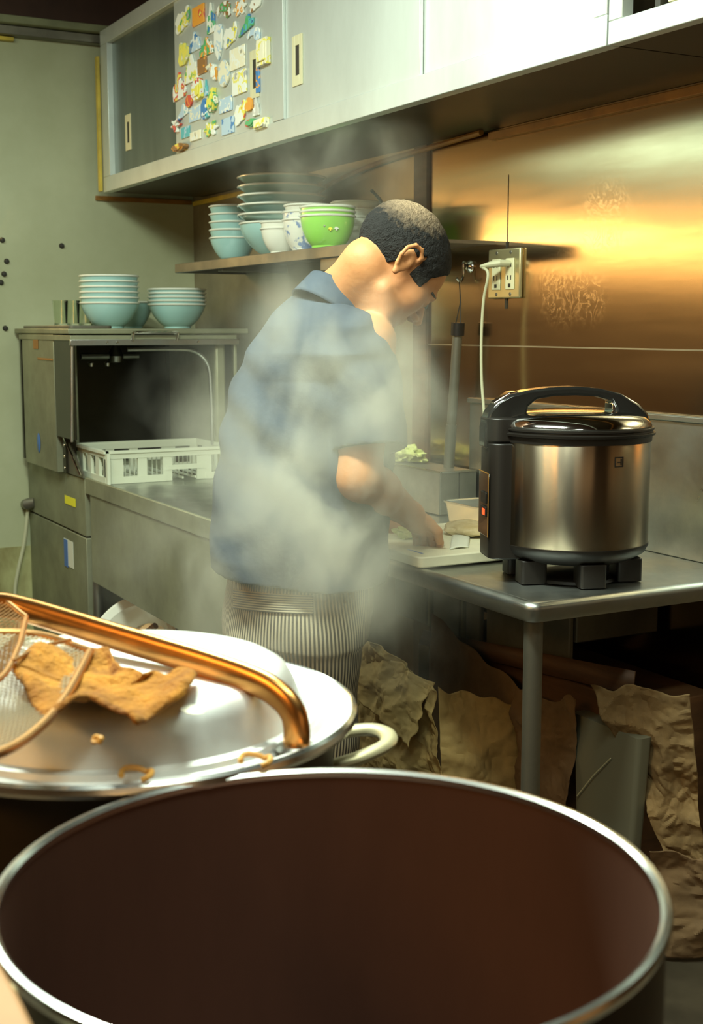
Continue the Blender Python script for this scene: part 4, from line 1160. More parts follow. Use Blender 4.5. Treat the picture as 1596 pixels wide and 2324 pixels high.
# wire strainers on the left of the lid
def strainer(name, label, pts_px, z, m_rim, m_mesh, c_down, nlines, r=0.0045, handle=None):
    ring = [onp(px, py, 2, zz) for px, py, zz in pts_px]
    t = thing(name, label, 'strainer', tuple(np.mean(ring, 0)))
    cp = curve_pts(ring + [ring[0]], 8)
    part('rim', MB().tube(cp, r, 10), m_rim, t)
    ctr = np.mean(ring, 0)
    mb = MB()
    P = np.array(cp)
    for dr in ((1, 0), (0, 1)):
        ax_ = np.array([math.cos(R(35)), math.sin(R(35))]) if dr == (1, 0) else np.array([-math.sin(R(35)), math.cos(R(35))])
        pr = (P[:, :2] - ctr[:2]) @ ax_
        other = np.array([-ax_[1], ax_[0]])
        po = (P[:, :2] - ctr[:2]) @ other
        for s in np.linspace(pr.min(), pr.max(), nlines + 2)[1:-1]:
            hits = []
            for i in range(len(P) - 1):
                if (pr[i] - s) * (pr[i + 1] - s) < 0:
                    k = (s - pr[i]) / (pr[i + 1] - pr[i])
                    hits.append((po[i] + k * (po[i + 1] - po[i]), P[i][2] + k * (P[i + 1][2] - P[i][2])))
            if len(hits) >= 2:
                (a, za), (b, zb) = min(hits), max(hits)
                line = []
                for k in np.linspace(0, 1, 11):
                    q = ctr[:2] + ax_ * s + other * (a + (b - a) * k)
                    sag = c_down * 4 * k * (1 - k) * (1 - ((s) / max(abs(pr.min()), abs(pr.max()))) ** 2)
                    line.append((q[0], q[1], za + (zb - za) * k - sag))
                mb.tube(line, 0.00065, 4, caps=False)
    part('wire_mesh', mb, m_mesh, t)
    return t


s1 = strainer('wire_strainer', 'round wire mesh strainer lying over the left side of the metal lid', [(205, 1478, 1.075), (150, 1580, 1.068), (80, 1660, 1.066), (-10, 1712, 1.066), (-170, 1740, 1.068), (-330, 1690, 1.075), (-360, 1560, 1.085), (-250, 1480, 1.09), (-80, 1440, 1.09), (80, 1440, 1.085)],
              1.06, M['wire'], M['wire_light'], 0.009, 50)
s2 = strainer('wire_strainer', 'dark bronze mesh skimmer behind the bar handle at the left edge', [(60, 1400, 1.09), (42, 1470, 1.09), (0, 1540, 1.09), (-100, 1580, 1.09), (-220, 1540, 1.10), (-250, 1440, 1.10), (-150, 1370, 1.10), (-20, 1350, 1.10)],
              1.08, M['wire'], M['wire'], 0.02, 40, 0.003)
part('frame_wire', MB().tube([onp(30, 1500, 2, 1.092), onp(90, 1468, 2, 1.09), onp(160, 1452, 2, 1.085)], 0.0022, 8), M['wire'], s2)
# board at the lower left corner
bw = [onp(-420, 2150, 2, 1.03)] + [onp(x_, y_, 2, 1.03) for x_, y_ in ((-5, 2170), (40, 2245), (82, 2330), (120, 2430), (-420, 2430))]
single('wooden_board', 'tan wooden board edge at the lower left corner beside the stock pot', 'board', MB().prism([(p[0], p[1]) for p in bw], 1.005, 1.03), M['tan'], bevel=0.004)
single('work_table', 'dark side table under the tan wooden board', 'table', MB().box(4.80, 5.22, -2.62, -2.16, 0.0, 1.003), M['dark_steel'], bevel=0.004)

# ---------------------------------------------------------------- the man


class Field:
    def __init__(s, lo, hi, vox):
        s.lo, s.vox = np.array(lo, float), vox
        s.n = tuple(np.ceil((np.array(hi) - s.lo) / vox).astype(int) + 1)
        s.a = np.full(s.n, 0.2, np.float32)

    def _sub(s, lo, hi):
        i0 = np.maximum(np.floor((np.array(lo) - s.lo) / s.vox).astype(int), 0)
        i1 = np.minimum(np.ceil((np.array(hi) - s.lo) / s.vox).astype(int) + 1, s.n)
        if (i1 <= i0).any():
            return None
        sl = tuple(slice(a, b) for a, b in zip(i0, i1))
        g = [(np.arange(a, b) * s.vox + l).astype(np.float32) for a, b, l in zip(i0, i1, s.lo)]
        return sl, g[0][:, None, None], g[1][None, :, None], g[2][None, None, :]

    def _mix(s, sl, d, k, op):
        o = s.a[sl]
        if op == 'sub':
            o, d = -o, d
        h = np.clip(0.5 + 0.5 * (d - o) / k, 0, 1)
        r = d * (1 - h) + o * h - k * h * (1 - h)
        s.a[sl] = -r if op == 'sub' else r

    def cap(s, a, b, ra, rb, k=0.01, op='add', sq=None):
        a, b = np.array(a, float), np.array(b, float)
        m = max(ra, rb) + k + 2 * s.vox + 0.02
        q = s._sub(np.minimum(a, b) - m, np.maximum(a, b) + m)
        if q is None:
            return s
        sl, X, Y, Z = q
        ab = b - a
        t = np.clip(((X - a[0]) * ab[0] + (Y - a[1]) * ab[1] + (Z - a[2]) * ab[2]) / max(ab @ ab, 1e-9), 0, 1)
        d = np.sqrt((X - a[0] - t * ab[0]) ** 2 + (Y - a[1] - t * ab[1]) ** 2 + (Z - a[2] - t * ab[2]) ** 2) - (ra + (rb - ra) * t)
        s._mix(sl, d, k, op)
        return s

    def ell(s, c, r, rot=None, k=0.01, op='add'):
        c, r = np.array(c, float), np.array(r, float)
        m = r.max() + k + 2 * s.vox + 0.02
        q = s._sub(c - m, c + m)
        if q is None:
            return s
        sl, X, Y, Z = q
        Rm = np.eye(3) if rot is None else np.array(rot)
        D = [X - c[0], Y - c[1], Z - c[2]]
        L_ = [Rm[0, i] * D[0] + Rm[1, i] * D[1] + Rm[2, i] * D[2] for i in range(3)]
        k0 = np.sqrt((L_[0] / r[0]) ** 2 + (L_[1] / r[1]) ** 2 + (L_[2] / r[2]) ** 2)
        k1 = np.sqrt((L_[0] / r[0] ** 2) ** 2 + (L_[1] / r[1] ** 2) ** 2 + (L_[2] / r[2] ** 2) ** 2) + 1e-6
        d = k0 * (k0 - 1) / k1
        s._mix(sl, d, k, op)
        return s

    def coords(s):
        g = [(np.arange(n) * s.vox + l).astype(np.float32) for n, l in zip(s.n, s.lo)]
        return g[0][:, None, None], g[1][None, :, None], g[2][None, None, :]

    def mesh(s):
        g = openvdb.FloatGrid(0.2)
        g.copyFromArray(np.ascontiguousarray(s.a))
        p, q = g.convertToQuads(0.0)
        return p * s.vox + s.lo, q


def vnoise(P, s, seed):                       # smooth value noise on an array of points
    P = P * s + seed
    i = np.floor(P).astype(np.int64)
    f = P - i
    f = f * f * (3 - 2 * f)

    def h(a):
        n = (a[:, 0] * 374761393 + a[:, 1] * 668265263 + a[:, 2] * 2147483647 + int(seed * 7919)) & 0x7fffffff
        n = ((n ^ (n >> 13)) * 1274126177) & 0x7fffffff
        return ((n ^ (n >> 16)) & 0xffff) / 65535.0
    out = 0
    for dx in (0, 1):
        for dy in (0, 1):
            for dz in (0, 1):
                w = (f[:, 0] if dx else 1 - f[:, 0]) * (f[:, 1] if dy else 1 - f[:, 1]) * (f[:, 2] if dz else 1 - f[:, 2])
                out = out + w * h(i + np.array([dx, dy, dz]))
    return out


def normals(v, q):
    n = np.zeros_like(v)
    fn = np.cross(v[q[:, 2]] - v[q[:, 0]], v[q[:, 3]] - v[q[:, 1]])
    for k in range(4):
        np.add.at(n, q[:, k], fn)
    return n / (np.linalg.norm(n, axis=1, keepdims=True) + 1e-9)


def big_mesh(name, v, q, m, parent, org):
    vol = np.einsum('ij,ij->i', v[q[:, 0]], np.cross(v[q[:, 1]], v[q[:, 2]])).sum()
    if vol < 0:
        q = q[:, ::-1]
    me = bpy.data.meshes.new(name)
    v = (v - np.array(org)).astype(np.float32)
    me.vertices.add(len(v))
    me.vertices.foreach_set('co', v.ravel())
    me.loops.add(len(q) * 4)
    me.loops.foreach_set('vertex_index', np.ascontiguousarray(q).astype(np.int32).ravel())
    me.polygons.add(len(q))
    me.polygons.foreach_set('loop_start', np.arange(0, len(q) * 4, 4, dtype=np.int32))
    me.polygons.foreach_set('loop_total', np.full(len(q), 4, np.int32))
    me.polygons.foreach_set('use_smooth', np.ones(len(q), bool))
    me.update(calc_edges=True)
    me.validate()
    me.materials.append(m)
    o = bpy.data.objects.new(name, me)
    C.objects.link(o)
    o.parent = parent
    return o


A_ = np.array
pel = W(685, 1345, 3.12)
mid = W(690, 1150, 3.12)
chest = W(745, 860, 3.08)
nb = W(775, 680, 3.03)
shR, elR, wrR, knR = W(838, 775, 2.93), W(815, 1085, 2.90), W(932, 1168, 3.14), W(958, 1195, 3.20)
shL, elL, wrL, knL = W(690, 745, 3.24), W(838, 1055, 3.42), W(868, 1195, 3.47), W(915, 1220, 3.46)
HS = 1.13
yaw, pit = R(6), R(50)
hy = A_([math.sin(yaw) * math.cos(pit), math.cos(yaw) * math.cos(pit), -math.sin(pit)])
hx = A_([math.cos(yaw), -math.sin(yaw), 0])
hz = np.cross(hx, hy)
HR = np.array([hx, hy, hz]).T
HO = W(897, 604, 2.97)


def hl(x, y, z):
    return HO + HS * (HR @ A_([x, y, z]))


def head_shape(F, off=0.0, hair=False):
    E = lambda c, r, k, op='add': F.ell(hl(*c), A_(r) * HS + off, HR, k, op)
    Cp = lambda a, b, ra, rb, k, op='add': F.cap(hl(*a), hl(*b), ra * HS + off, rb * HS + off, k, op)
    E((0, -.012, .038), (.077, .099, .086), .01)
    E((0, .030, .010), (.066, .066, .082), .03)
    if hair:
        return
    E((0, .040, -.035), (.056, .052, .066), .03)
    E((0, .036, -.078), (.044, .046, .034), .03)
    E((0, .076, -.100), (.018, .014, .014), .02)
    Cp((-.03, .090, .012), (.03, .090, .012), .010, .010, .015)
    Cp((0, .096, .002), (0, .117, -.032), .006, .010, .008)
    E((.011, .104, -.036), (.009, .010, .008), .006)
    E((-.011, .104, -.036), (.009, .010, .008), .006)
    Cp((-.016, .090, -.060), (.016, .090, -.060), .006, .006, .008)
    Cp((-.014, .088, -.070), (.014, .088, -.070), .006, .006, .008)
    for s_ in (-1, 1):
        E((s_ * .042, .060, -.028), (.026, .024, .026), .02)
        E((s_ * .032, .104, -.008), (.016, .016, .012), .008, 'sub')
        E((s_ * .032, .084, -.008), (.0135, .0135, .0125), .003)
        Cp((s_ * .050, .008, -.066), (s_ * .044, .045, -.085), .012, .012, .025)
        # ear
        E((s_ * .079, -.014, -.006), (.006, .017, .028), .008)
        pts = [(.074, .004, .008), (.084, .004, .022), (.089, -.010, .031), (.092, -.026, .026), (.092, -.034, .010), (.089, -.032, -.008), (.084, -.024, -.022), (.079, -.014, -.033)]
        for p, q in zip(pts[:-1], pts[1:]):
            Cp((s_ * p[0], p[1], p[2]), (s_ * q[0], q[1], q[2]), .0042, .0042, .003)
        E((s_ * .080, -.013, -.034), (.005, .007, .009), .005)
        E((s_ * .090, -.014, -.002), (.009, .009, .013), .004, 'sub')
        E((s_ * .078, -.004, -.008), (.005, .005, .008), .003)


man = thing('person', 'man in a dark blue work shirt and striped trousers bent over a cutting board', 'person', (float(pel[0]), float(pel[1]), 0.0))
morg = (float(pel[0]), float(pel[1]), 0.0)
B = Field((2.45, -1.30, -0.01), (3.50, -0.28, 1.80), 0.0038)
# trunk
B.cap(pel, mid, .135, .13, .04)
B.cap(mid, chest, .13, .135, .05)
B.cap(chest, shR + (chest - shR) * .35, .12, .08, .05)
B.cap(chest, shL + (chest - shL) * .35, .12, .08, .05)
B.cap(chest, nb, .12, .065, .05)
hx0, hx1 = 0.095, -0.095
feet = []
for s_ in (1, -1):
    hip = A_([pel[0] + s_ * .095, pel[1], 0.86])
    kn = A_([pel[0] + s_ * .105, pel[1] + .02, 0.49])
    an = A_([pel[0] + s_ * .11, pel[1] - .02, 0.09])
    B.cap(hip, kn, .095, .062, .03)
    B.cap(kn, an, .058, .038, .02)
    B.cap(kn + A_([0, -.03, -.1]), an + A_([0, -.01, .12]), .045, .03, .02)
    B.cap(an + A_([0, -.03, -.05]), an + A_([0, .17, -.06]), .036, .028, .02)
    feet.append(an)
# arms
for sh_, el_, wr_ in ((shR, elR, wrR), (shL, elL, wrL)):
    B.cap(sh_, el_, .062, .050, .03)
    B.cap(el_, el_ + (wr_ - el_) * .35, .050, .052, .02)
    B.cap(el_ + (wr_ - el_) * .3, wr_, .052, .031, .02)


def hand(wr_, kn_, side):
    ax = (kn_ - wr_)
    ax = ax / np.linalg.norm(ax)
    dn = A_([0, 0, -1.0]) - ax * (-ax[2])
    dn /= np.linalg.norm(dn)
    sd = np.cross(ax, dn) * side
    Rm = np.array([ax, sd, dn]).T
    palm = wr_ + ax * .045
    B.cap(wr_, palm, .031, .028, .015)
    B.ell(palm + ax * .018, (.050, .043, .022), Rm, .012)
    for i, (off_, ln) in enumerate(((-.033, .9), (-.011, 1.0), (.011, .95), (.031, .78))):
        b0 = palm + ax * .055 + sd * off_
        b1 = b0 + (ax * .8 + dn * .6) * .036 * ln
        b2 = b1 + (ax * .15 + dn * 1.0) * .026 * ln
        b3 = b2 + (ax * -.35 + dn * .9) * .018 * ln
        B.cap(palm + sd * off_ * .8, b0, .011, .0105, .008)
        B.cap(b0, b1, .0105, .0095, .003)
        B.cap(b1, b2, .0095, .0088, .003)
        B.cap(b2, b3, .0088, .0075, .003)
    t0 = palm - sd * .028 - ax * .01
    t1 = t0 - sd * .022 + ax * .028 + dn * .014
    t2 = t1 + ax * .030 + dn * .014 + sd * .004
    B.cap(t0, t1, .015, .0125, .008)
    B.cap(t1, t2, .0115, .009, .004)


hand(wrR, knR, 1)
hand(wrL, knL, -1)
B.cap(nb, hl(0, -.042, -.045), .064, .060, .03)
B.cap(nb, hl(0, -.01, -.06), .055, .050, .03)
head_shape(B)
bv, bq = B.mesh()
body = big_mesh('body', bv, bq, M['skin'], man, morg)
del B

# hair: short, thin on the crown
Hf = Field(HO - 0.20, HO + 0.22, 0.003)
head_shape(Hf, 0.0045, hair=True)
X, Y, Z = Hf.coords()
lx = ((X - HO[0]) * HR[0, 0] + (Y - HO[1]) * HR[1, 0] + (Z - HO[2]) * HR[2, 0]) / HS
ly = ((X - HO[0]) * HR[0, 1] + (Y - HO[1]) * HR[1, 1] + (Z - HO[2]) * HR[2, 1]) / HS
lz = ((X - HO[0]) * HR[0, 2] + (Y - HO[1]) * HR[1, 2] + (Z - HO[2]) * HR[2, 2]) / HS
# keep what lies above the hair line: nape low, above the ears, temples, high forehead
line = np.where(ly < -.03, -.030 + 0 * ly, np.where(ly < .012, -.030 + (ly + .03) / .042 * .070, np.where(ly < .045, .010 - 0.0 * ly, .010 + (ly - .045) * 1.7)))
line = np.where((ly > .012) & (ly < .05) & (lz < .03), -.012, line)
cut = (line - lz) * 0.9
Hf.a = np.maximum(Hf.a, (cut * HS).astype(np.float32))
hv, hq = Hf.mesh()
nn_ = normals(hv, hq)
hv = hv + nn_ * ((vnoise(hv, 130, 3.0) - .5) * 0.0030)[:, None]
hair_m = mat('short_black_hair', (0.014, 0.013, 0.012), 0.75, bump=0.6, bscale=260)
hair_m.node_tree.nodes['Principled BSDF'].inputs['Specular IOR Level'].default_value = 0.25
nt = hair_m.node_tree
N, L = nt.nodes, nt.links
geo = N.new('ShaderNodeTexCoord')
vm = N.new('ShaderNodeVectorMath')
vm.operation = 'DISTANCE'
cr_ = hl(0.015, -.062, .100) - A_(morg)
vm.inputs[1].default_value = tuple(float(c) for c in cr_)
nz = N.new('ShaderNodeTexNoise')
nz.inputs['Scale'].default_value = 90
ad = N.new('ShaderNodeMath')
ad.operation = 'MULTIPLY_ADD'
ad.inputs[1].default_value = 0.05
mr = N.new('ShaderNodeMapRange')
mr.inputs['From Min'].default_value = 0.050
mr.inputs['From Max'].default_value = 0.120
mr.inputs['To Min'].default_value = 0.80
mr.inputs['To Max'].default_value = 0.0
mx = N.new('ShaderNodeMix')
mx.data_type = 'RGBA'
mx.inputs[6].default_value = (0.013, 0.013, 0.012, 1)
mx.inputs[7].default_value = (0.42, 0.30, 0.18, 1)
L.new(geo.outputs['Object'], vm.inputs[0])
L.new(geo.outputs['Object'], nz.inputs['Vector'])
L.new(nz.outputs['Fac'], ad.inputs[0])
L.new(vm.outputs['Value'], ad.inputs[2])
L.new(ad.outputs[0], mr.inputs['Value'])
L.new(mr.outputs[0], mx.inputs[0])
L.new(mx.outputs[2], N['Principled BSDF'].inputs['Base Color'])
hair = big_mesh('hair', hv, hq, hair_m, man, morg)
for s_ in (1, -1):
    br = MB().tube([hl(s_ * .018, .098, .010), hl(s_ * .034, .096, .015), hl(s_ * .050, .080, .011)], [.003, .004, .0025], 8)
    part('eyebrow', br, M['dark'], man)
    ey = MB().tube([hl(s_ * .021, .0985, -.010), hl(s_ * .032, .1005, -.012), hl(s_ * .044, .094, -.010)], [.0015, .0022, .0015], 6)
    part('eyelashes', ey, M['dark'], man)

# shirt -----------------------------------------------------------
shirt_m = mat('dark_blue_cotton', (0.042, 0.062, 0.088), 0.85, var=0.3, vscale=9, bump=0.12, bscale=55)
rings_px = [(625, 700, 838), (660, 668, 856), (700, 628, 868), (740, 590, 880), (800, 556, 890), (860, 530, 892), (950, 507, 893), (1050, 490, 890), (1150, 478, 884), (1250, 464, 880), (1330, 470, 875)]
S = Field((2.35, -1.42, 0.74), (3.50, -0.35, 1.72), 0.0045)
X, Y, Z = S.coords()
depth_c = 3.08
zz, cxs, cys, aas, bbs = [], [], [], [], []
for py, l, r in rings_px:
    dpt = 3.10 if py > 800 else 3.06
    c = W((l + r) / 2, py, dpt)
    half = (r - l) / 2 * dpt / FPX
    a = {625: .075, 660: .10, 700: .17, 740: .215, 800: .235, 860: .235}.get(py, .232)
    b = math.sqrt(max(half ** 2 - (0.475 * a) ** 2, 0.004)) / 0.88
    zz.append(c[2]); cxs.append(c[0]); cys.append(c[1]); aas.append(a); bbs.append(b)
o_ = np.argsort(zz)
zz, cxs, cys, aas, bbs = [np.array(q)[o_] for q in (zz, cxs, cys, aas, bbs)]
zl = Z.ravel()
ci, cj, ai, bi = [np.interp(zl, zz, q).astype(np.float32)[None, None, :] for q in (cxs, cys, aas, bbs)]
k0 = np.sqrt(((X - ci) / ai) ** 2 + ((Y - cj) / bi) ** 2)
d = (k0 - 1) * np.minimum(ai, bi)
ccS = W(768, 700, 3.03)
capd = (Y - ccS[1]) * .60 + (Z - ccS[2]) * .80 - 0.0
hh_ = np.clip(0.5 + 0.5 * (d - capd) / -0.05, 0, 1)
d = capd * (hh_) + d * (1 - hh_) + 0.05 * hh_ * (1 - hh_)
S.a = d.astype(np.float32)
del k0
cuffR = shR + (elR - shR) * 0.78
cuffL = shL + (elL - shL) * 0.80
S.cap(shR + A_([-.01, -.02, .0]), shR + (cuffR - shR) * .5 + A_([.0, .01, 0]), .060, .078, .03)
S.cap(shR + (cuffR - shR) * .45, elR + A_([.01, .03, .02]), .078, .088, .02)
S.cap(shL, shL + (elL - shL) * 1.0, .070, .088, .03)
outer = S.a
inner = outer + 0.012
# hem and sleeve openings
zhem = 0.865 + 0.10 * (Y + 1.0) * 0 - 0.06 * (X - 2.9) + 0.0
hem = (W(680, 1292, 3.10)[2] + 0.13 * ((X - pel[0]) * -0.6 + (Y - pel[1]) * -0.45)) - Z
res = np.maximum(outer, hem)
for (sh_, el_, t_, sgn) in ((shR, elR, .80, 1), (shL, elL, .86, -1)):
    ax = (el_ - sh_)
    ln = np.linalg.norm(ax)
    ax = ax / ln
    if sgn == 1:
        ax = ax + A_([.10, .12, 0.0])
        ax /= np.linalg.norm(ax)
    c0 = sh_ + (el_ - sh_) * t_
    pl = (X - c0[0]) * ax[0] + (Y - c0[1]) * ax[1] + (Z - c0[2]) * ax[2]
    near = np.sqrt((X - c0[0]) ** 2 + (Y - c0[1]) ** 2 + (Z - c0[2]) ** 2) - 0.19
    torso = d - 0.0
    # only the sleeve (outside the torso) is cut
    cutr = np.minimum(pl, torso - 0.004)
    cutr = np.minimum(cutr, -near)
    res = np.maximum(res, cutr)
neck = np.sqrt((X - nb[0] - .012) ** 2 + ((Y - nb[1] - .05)) ** 2 + (Z - nb[2] - .085) ** 2) - 0.105
res = np.maximum(res, -neck)
S.a = np.maximum(res, -inner).astype(np.float32)
sv, sq = S.mesh()
del outer, inner, res, hem, near, cutr, torso, neck
sn = normals(sv, sq)
# folds: long diagonal creases and softer noise, the same shift for inside and outside
P = sv - A_([pel[0], pel[1], 0])
dir1 = P @ A_([.3, .55, .78])
f1 = np.sin(dir1 * 62 + 5 * vnoise(P, 5, 2.0)) * vnoise(P, 6, 5.0)
f2 = np.sin((P @ A_([.25, -.5, .95])) * 75 + 6 * vnoise(P, 6, 9.0)) * np.clip((P[:, 2] - 1.28) * 5, 0, 1) * vnoise(P, 9, 1.0)
f3 = np.sin((P @ A_([.6, .9, .12])) * 34 + 4 * vnoise(P, 4, 4.0)) * np.clip((1.25 - P[:, 2]) * 3.5, 0, 1)
radial = P.copy(); radial[:, 2] = 0
radial /= np.linalg.norm(radial, axis=1, keepdims=True) + 1e-6
amp = 0.0075 * f1 + 0.0065 * f2 + 0.008 * f3 + 0.012 * (vnoise(P, 8, 3.0) - .5)
sv = sv + radial * amp[:, None]
shirt = big_mesh('shirt', sv, sq, shirt_m, man, morg)
# collar: a band round the neck, high behind and low in front
cc = W(768, 700, 3.03)
e2 = A_([0, .80, -.60])
en = A_([0, .60, .80])


def colfn(u, v):
    a = R(100) + u * R(340)
    gap = abs(u - .5) * 2
    q = cc + A_([1, 0, 0]) * (.088 + .010 * (1 - v)) * math.cos(a) + e2 * (.098 + .012 * (1 - v)) * math.sin(a) + en * (-.030 + .062 * v * (1 - .25 * gap ** 4))
    return tuple(q)


part('collar', MB().grid(colfn, 56, 8), shirt_m, man, solid=0.005)

# trousers ----------------------------------------------------------
T = Field((2.45, -1.30, 0.02), (3.45, -0.45, 1.02), 0.0048)
X, Y, Z = T.coords()
tr_px = [(1230, 505, 850), (1300, 508, 846), (1380, 503, 842), (1450, 504, 838), (1530, 512, 832), (1600, 530, 826)]
q = [[], [], [], [], []]
for py, l, r in tr_px:
    c = W((l + r) / 2 + 4, py, 3.10)
    half = (r - l) / 2 * 3.10 / FPX
    a = .19
    b = math.sqrt(max(half ** 2 - (.475 * a) ** 2, .004)) / .88
    for lst, val in zip(q, (c[2], c[0], c[1], a, b)):
        lst.append(val)
o_ = np.argsort(q[0])
zz, cxs, cys, aas, bbs = [np.array(w)[o_] for w in q]
zl = Z.ravel()
ci, cj, ai, bi = [np.interp(zl, zz, w).astype(np.float32)[None, None, :] for w in (cxs, cys, aas, bbs)]
k0 = np.sqrt(((X - ci) / ai) ** 2 + ((Y - cj) / bi) ** 2)
T.a = np.maximum((k0 - 1) * np.minimum(ai, bi), 0.70 - Z).astype(np.float32)
for s_, an in zip((1, -1), feet):
    hp_ = A_([np.interp(.72, zz, cxs) + s_ * .085, np.interp(.72, zz, cys) - .005, .72])
    kn_ = A_([an[0] - s_ * .01, hp_[1] + .01, .45])
    T.cap(hp_, kn_, .118, .098, .03)
    T.cap(kn_, an + A_([0, 0, .04]), .098, .080, .03)
T.a = np.maximum(T.a, Z - 0.985)
T.a = np.maximum(T.a, 0.075 - Z).astype(np.float32)
tv, tq = T.mesh()
P = tv - A_([pel[0], pel[1], 0])
radial = P.copy(); radial[:, 2] = 0
radial /= np.linalg.norm(radial, axis=1, keepdims=True) + 1e-6
am = 0.010 * (vnoise(P, 7, 3.0) - .5) + 0.005 * np.sin((P @ A_([.4, .5, .8])) * 50 + 5 * vnoise(P, 5, 1.0)) * vnoise(P, 5, 7.0)
tv = tv + radial * am[:, None]


def stripe_mat(name, horizontal=False):
    m = mat(name, (0.30, 0.30, 0.24), 0.85)
    nt = m.node_tree
    N, L = nt.nodes, nt.links
    at = N.new('ShaderNodeAttribute')
    at.attribute_name = 'stripe'
    w = N.new('ShaderNodeMath')
    w.operation = 'SINE'
    mr = N.new('ShaderNodeMapRange')
    mr.inputs['From Min'].default_value = -0.35
    mr.inputs['From Max'].default_value = 0.45
    mx = N.new('ShaderNodeMix')
    mx.data_type = 'RGBA'
    mx.inputs[6].default_value = (0.06, 0.055, 0.045, 1)
    mx.inputs[7].default_value = (0.46, 0.41, 0.28, 1)
    L.new(at.outputs['Fac'], w.inputs[0])
    L.new(w.outputs[0], mr.inputs['Value'])
    L.new(mr.outputs[0], mx.inputs[0])
    L.new(mx.outputs[2], N['Principled BSDF'].inputs['Base Color'])
    return m


sm = stripe_mat('striped_cotton')
tro = big_mesh('trousers', tv, tq, sm, man, morg)
co = np.empty(len(tro.data.vertices) * 3, np.float32)
tro.data.vertices.foreach_get('co', co)
co = co.reshape(-1, 3)
th = np.arctan2(co[:, 1], co[:, 0])
th = np.where(th > 2.2, th - 2 * PI, th)
at = tro.data.attributes.new('stripe', 'FLOAT', 'POINT')
at.data.foreach_set('value', ((th * 0.185 + 0.01 * (vnoise(co.astype(float), 5, 2.0) - .5)) * 2 * PI / 0.0075).astype(np.float32))
# back pocket with level stripes, following the seat
from mathutils.bvhtree import BVHTree
bvh = BVHTree.FromPolygons([tuple(map(float, p)) for p in tv], [tuple(map(int, f)) for f in tq])


def on_seat(px, py):
    r = Vector([float(c) for c in (FW + RT * (px - 798) / FPX + UP * (1162 - py) / FPX)]).normalized()
    h = bvh.ray_cast(Vector([float(c) for c in CAM]), r)
    return h


pv, pf, pst = [], [], []
nu, nv_ = 40, 14
okp = True
for j in range(nv_ + 1):
    for i in range(nu + 1):
        u, v = i / nu, j / nv_
        px = 533 + u * 178
        py = (1337 + 26 * u - 10 * u * u * 1.2) + v * 44
        h = on_seat(px, py)
        if h[0] is None:
            okp = False
            break
        p = h[0] + h[1] * 0.0035 * (1 if h[1].dot(Vector((1, -.5, 0))) > 0 else -1)
        pv.append(tuple(p))
        pst.append(v * 2 * PI * 8)
if okp:
    pm = MB().add(pv, [(j * (nu + 1) + i, j * (nu + 1) + i + 1, (j + 1) * (nu + 1) + i + 1, (j + 1) * (nu + 1) + i) for j in range(nv_) for i in range(nu)])
    pk = part('back_pocket', pm, sm, tro, solid=0.002)
    at = pk.data.attributes.new('stripe', 'FLOAT', 'POINT')
    at.data.foreach_set('value', pst)
for s_, an in zip((1, -1), feet):
    shp = loft([[(an[0] + (.048 - .012 * abs(t)) * math.cos(a) * sc, an[1] + .055 + .145 * math.sin(a) * sc, z_) for a in np.linspace(0, 2 * PI, 28, endpoint=False) for t in (math.sin(a),)]
                for z_, sc in ((0.0, 1.0), (.02, 1.04), (.055, .95), (.085, .6))])
    part('shoe', shp, M['matte_black'], man)

# ---------------------------------------------------------------- steam
blobs = [  # px, py, depth, radius, density, stretch of z
    (620, 1330, 2.30, .17, 1.0), (800, 1270, 2.35, .15, 1.1), (690, 1230, 2.35, .18, 1.1), (560, 1150, 2.35, .17, .8), (820, 1120, 2.4, .15, 1.1), (650, 1010, 2.4, .18, 1.0),
    (770, 900, 2.45, .17, 1.15), (880, 900, 2.5, .12, .8), (700, 790, 2.5, .15, .9), (880, 740, 2.6, .10, .95), (930, 1130, 2.6, .13, .9), (980, 960, 2.9, .14, .55), (430, 1200, 2.4, .16, .28), (340, 1290, 2.5, .13, .3),
    (450, 930, 2.7, .16, .28), (600, 700, 2.8, .16, .28), (680, 560, 3.1, .15, .2), (740, 420, 3.5, .20, .5), (860, 350, 3.7, .20, .6), (640, 350, 3.7, .18, .4), (900, 1380, 2.6, .16, .45), (480, 1420, 2.3, .12, .35)]
SF = Field((1.9, -2.0, 0.6), (4.6, 0.2, 2.3), 0.03)
S.a = None
pts_ = []
for px, py, dd_, rr_, de in blobs:
    c = W(px, py, dd_)
    pts_.append((c, rr_, de))
    SF.cap(c - [0, 0, .03], c + [0, 0, .05], rr_ * 1.45, rr_ * 1.45, .05)
X, Y, Z = SF.coords()
SF.a = np.maximum(SF.a, Z - 1.985)
SF.a = np.maximum(SF.a, Y + 0.03).astype(np.float32)
SF.a = np.maximum(SF.a, -(Z - 1.20) * 0 - 1).astype(np.float32)
stv, stq = SF.mesh()
stm = bpy.data.materials.new('steam_volume')
stm.use_nodes = True
nt = stm.node_tree
N, L = nt.nodes, nt.links
N.clear()
out = N.new('ShaderNodeOutputMaterial')
pvn = N.new('ShaderNodeVolumePrincipled')
pvn.inputs['Color'].default_value = (0.80, 0.80, 0.68, 1)
pvn.inputs['Anisotropy'].default_value = 0.15
L.new(pvn.outputs[0], out.inputs['Volume'])
tc = N.new('ShaderNodeTexCoord')
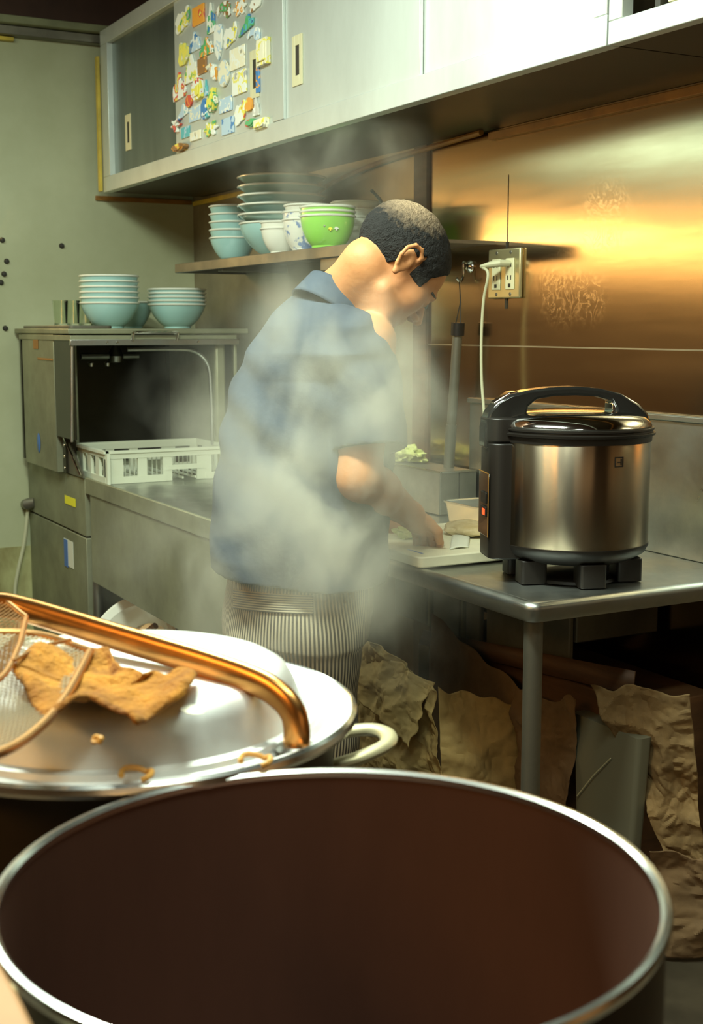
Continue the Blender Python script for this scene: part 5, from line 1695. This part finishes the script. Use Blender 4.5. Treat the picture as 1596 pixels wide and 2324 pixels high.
sorg = W(700, 1100, 2.4)
mp = N.new('ShaderNodeMapping')
L.new(tc.outputs['Object'], mp.inputs['Vector'])
total = None
for c, rr_, de in pts_:
    dn = N.new('ShaderNodeVectorMath')
    dn.operation = 'DISTANCE'
    dn.inputs[1].default_value = tuple(float(q_) for q_ in (c - sorg))
    L.new(tc.outputs['Object'], dn.inputs[0])
    m_ = N.new('ShaderNodeMapRange')
    m_.interpolation_type = 'SMOOTHSTEP'
    m_.inputs['From Min'].default_value = 0.0
    m_.inputs['From Max'].default_value = rr_ * 1.35
    m_.inputs['To Min'].default_value = de
    m_.inputs['To Max'].default_value = 0.0
    L.new(dn.outputs['Value'], m_.inputs['Value'])
    if total is None:
        total = m_.outputs[0]
    else:
        a_ = N.new('ShaderNodeMath')
        L.new(total, a_.inputs[0])
        L.new(m_.outputs[0], a_.inputs[1])
        total = a_.outputs[0]
mp.inputs['Scale'].default_value = (1.0, 1.0, 0.75)
no = N.new('ShaderNodeTexNoise')
no.inputs['Scale'].default_value = 6.5
no.inputs['Detail'].default_value = 3.0
no.inputs['Roughness'].default_value = 0.55
no.inputs['Distortion'].default_value = 0.6
L.new(mp.outputs[0], no.inputs['Vector'])
mr = N.new('ShaderNodeMapRange')
mr.inputs['From Min'].default_value = 0.44
mr.inputs['From Max'].default_value = 0.66
mr.inputs['To Min'].default_value = 0.03
mr.inputs['To Max'].default_value = 1.0
L.new(no.outputs['Fac'], mr.inputs['Value'])
mu = N.new('ShaderNodeMath')
mu.operation = 'MULTIPLY'
L.new(total, mu.inputs[0])
L.new(mr.outputs[0], mu.inputs[1])
mu2 = N.new('ShaderNodeMath')
mu2.operation = 'MULTIPLY'
mu2.inputs[1].default_value = 5.5
L.new(mu.outputs[0], mu2.inputs[0])
L.new(mu2.outputs[0], pvn.inputs['Density'])
steam = big_mesh('steam', stv, stq, stm, None, sorg)
steam.location = tuple(float(q_) for q_ in sorg)
tag(steam, 'white steam drifting up in front of the back of the man', 'steam', kind='stuff')
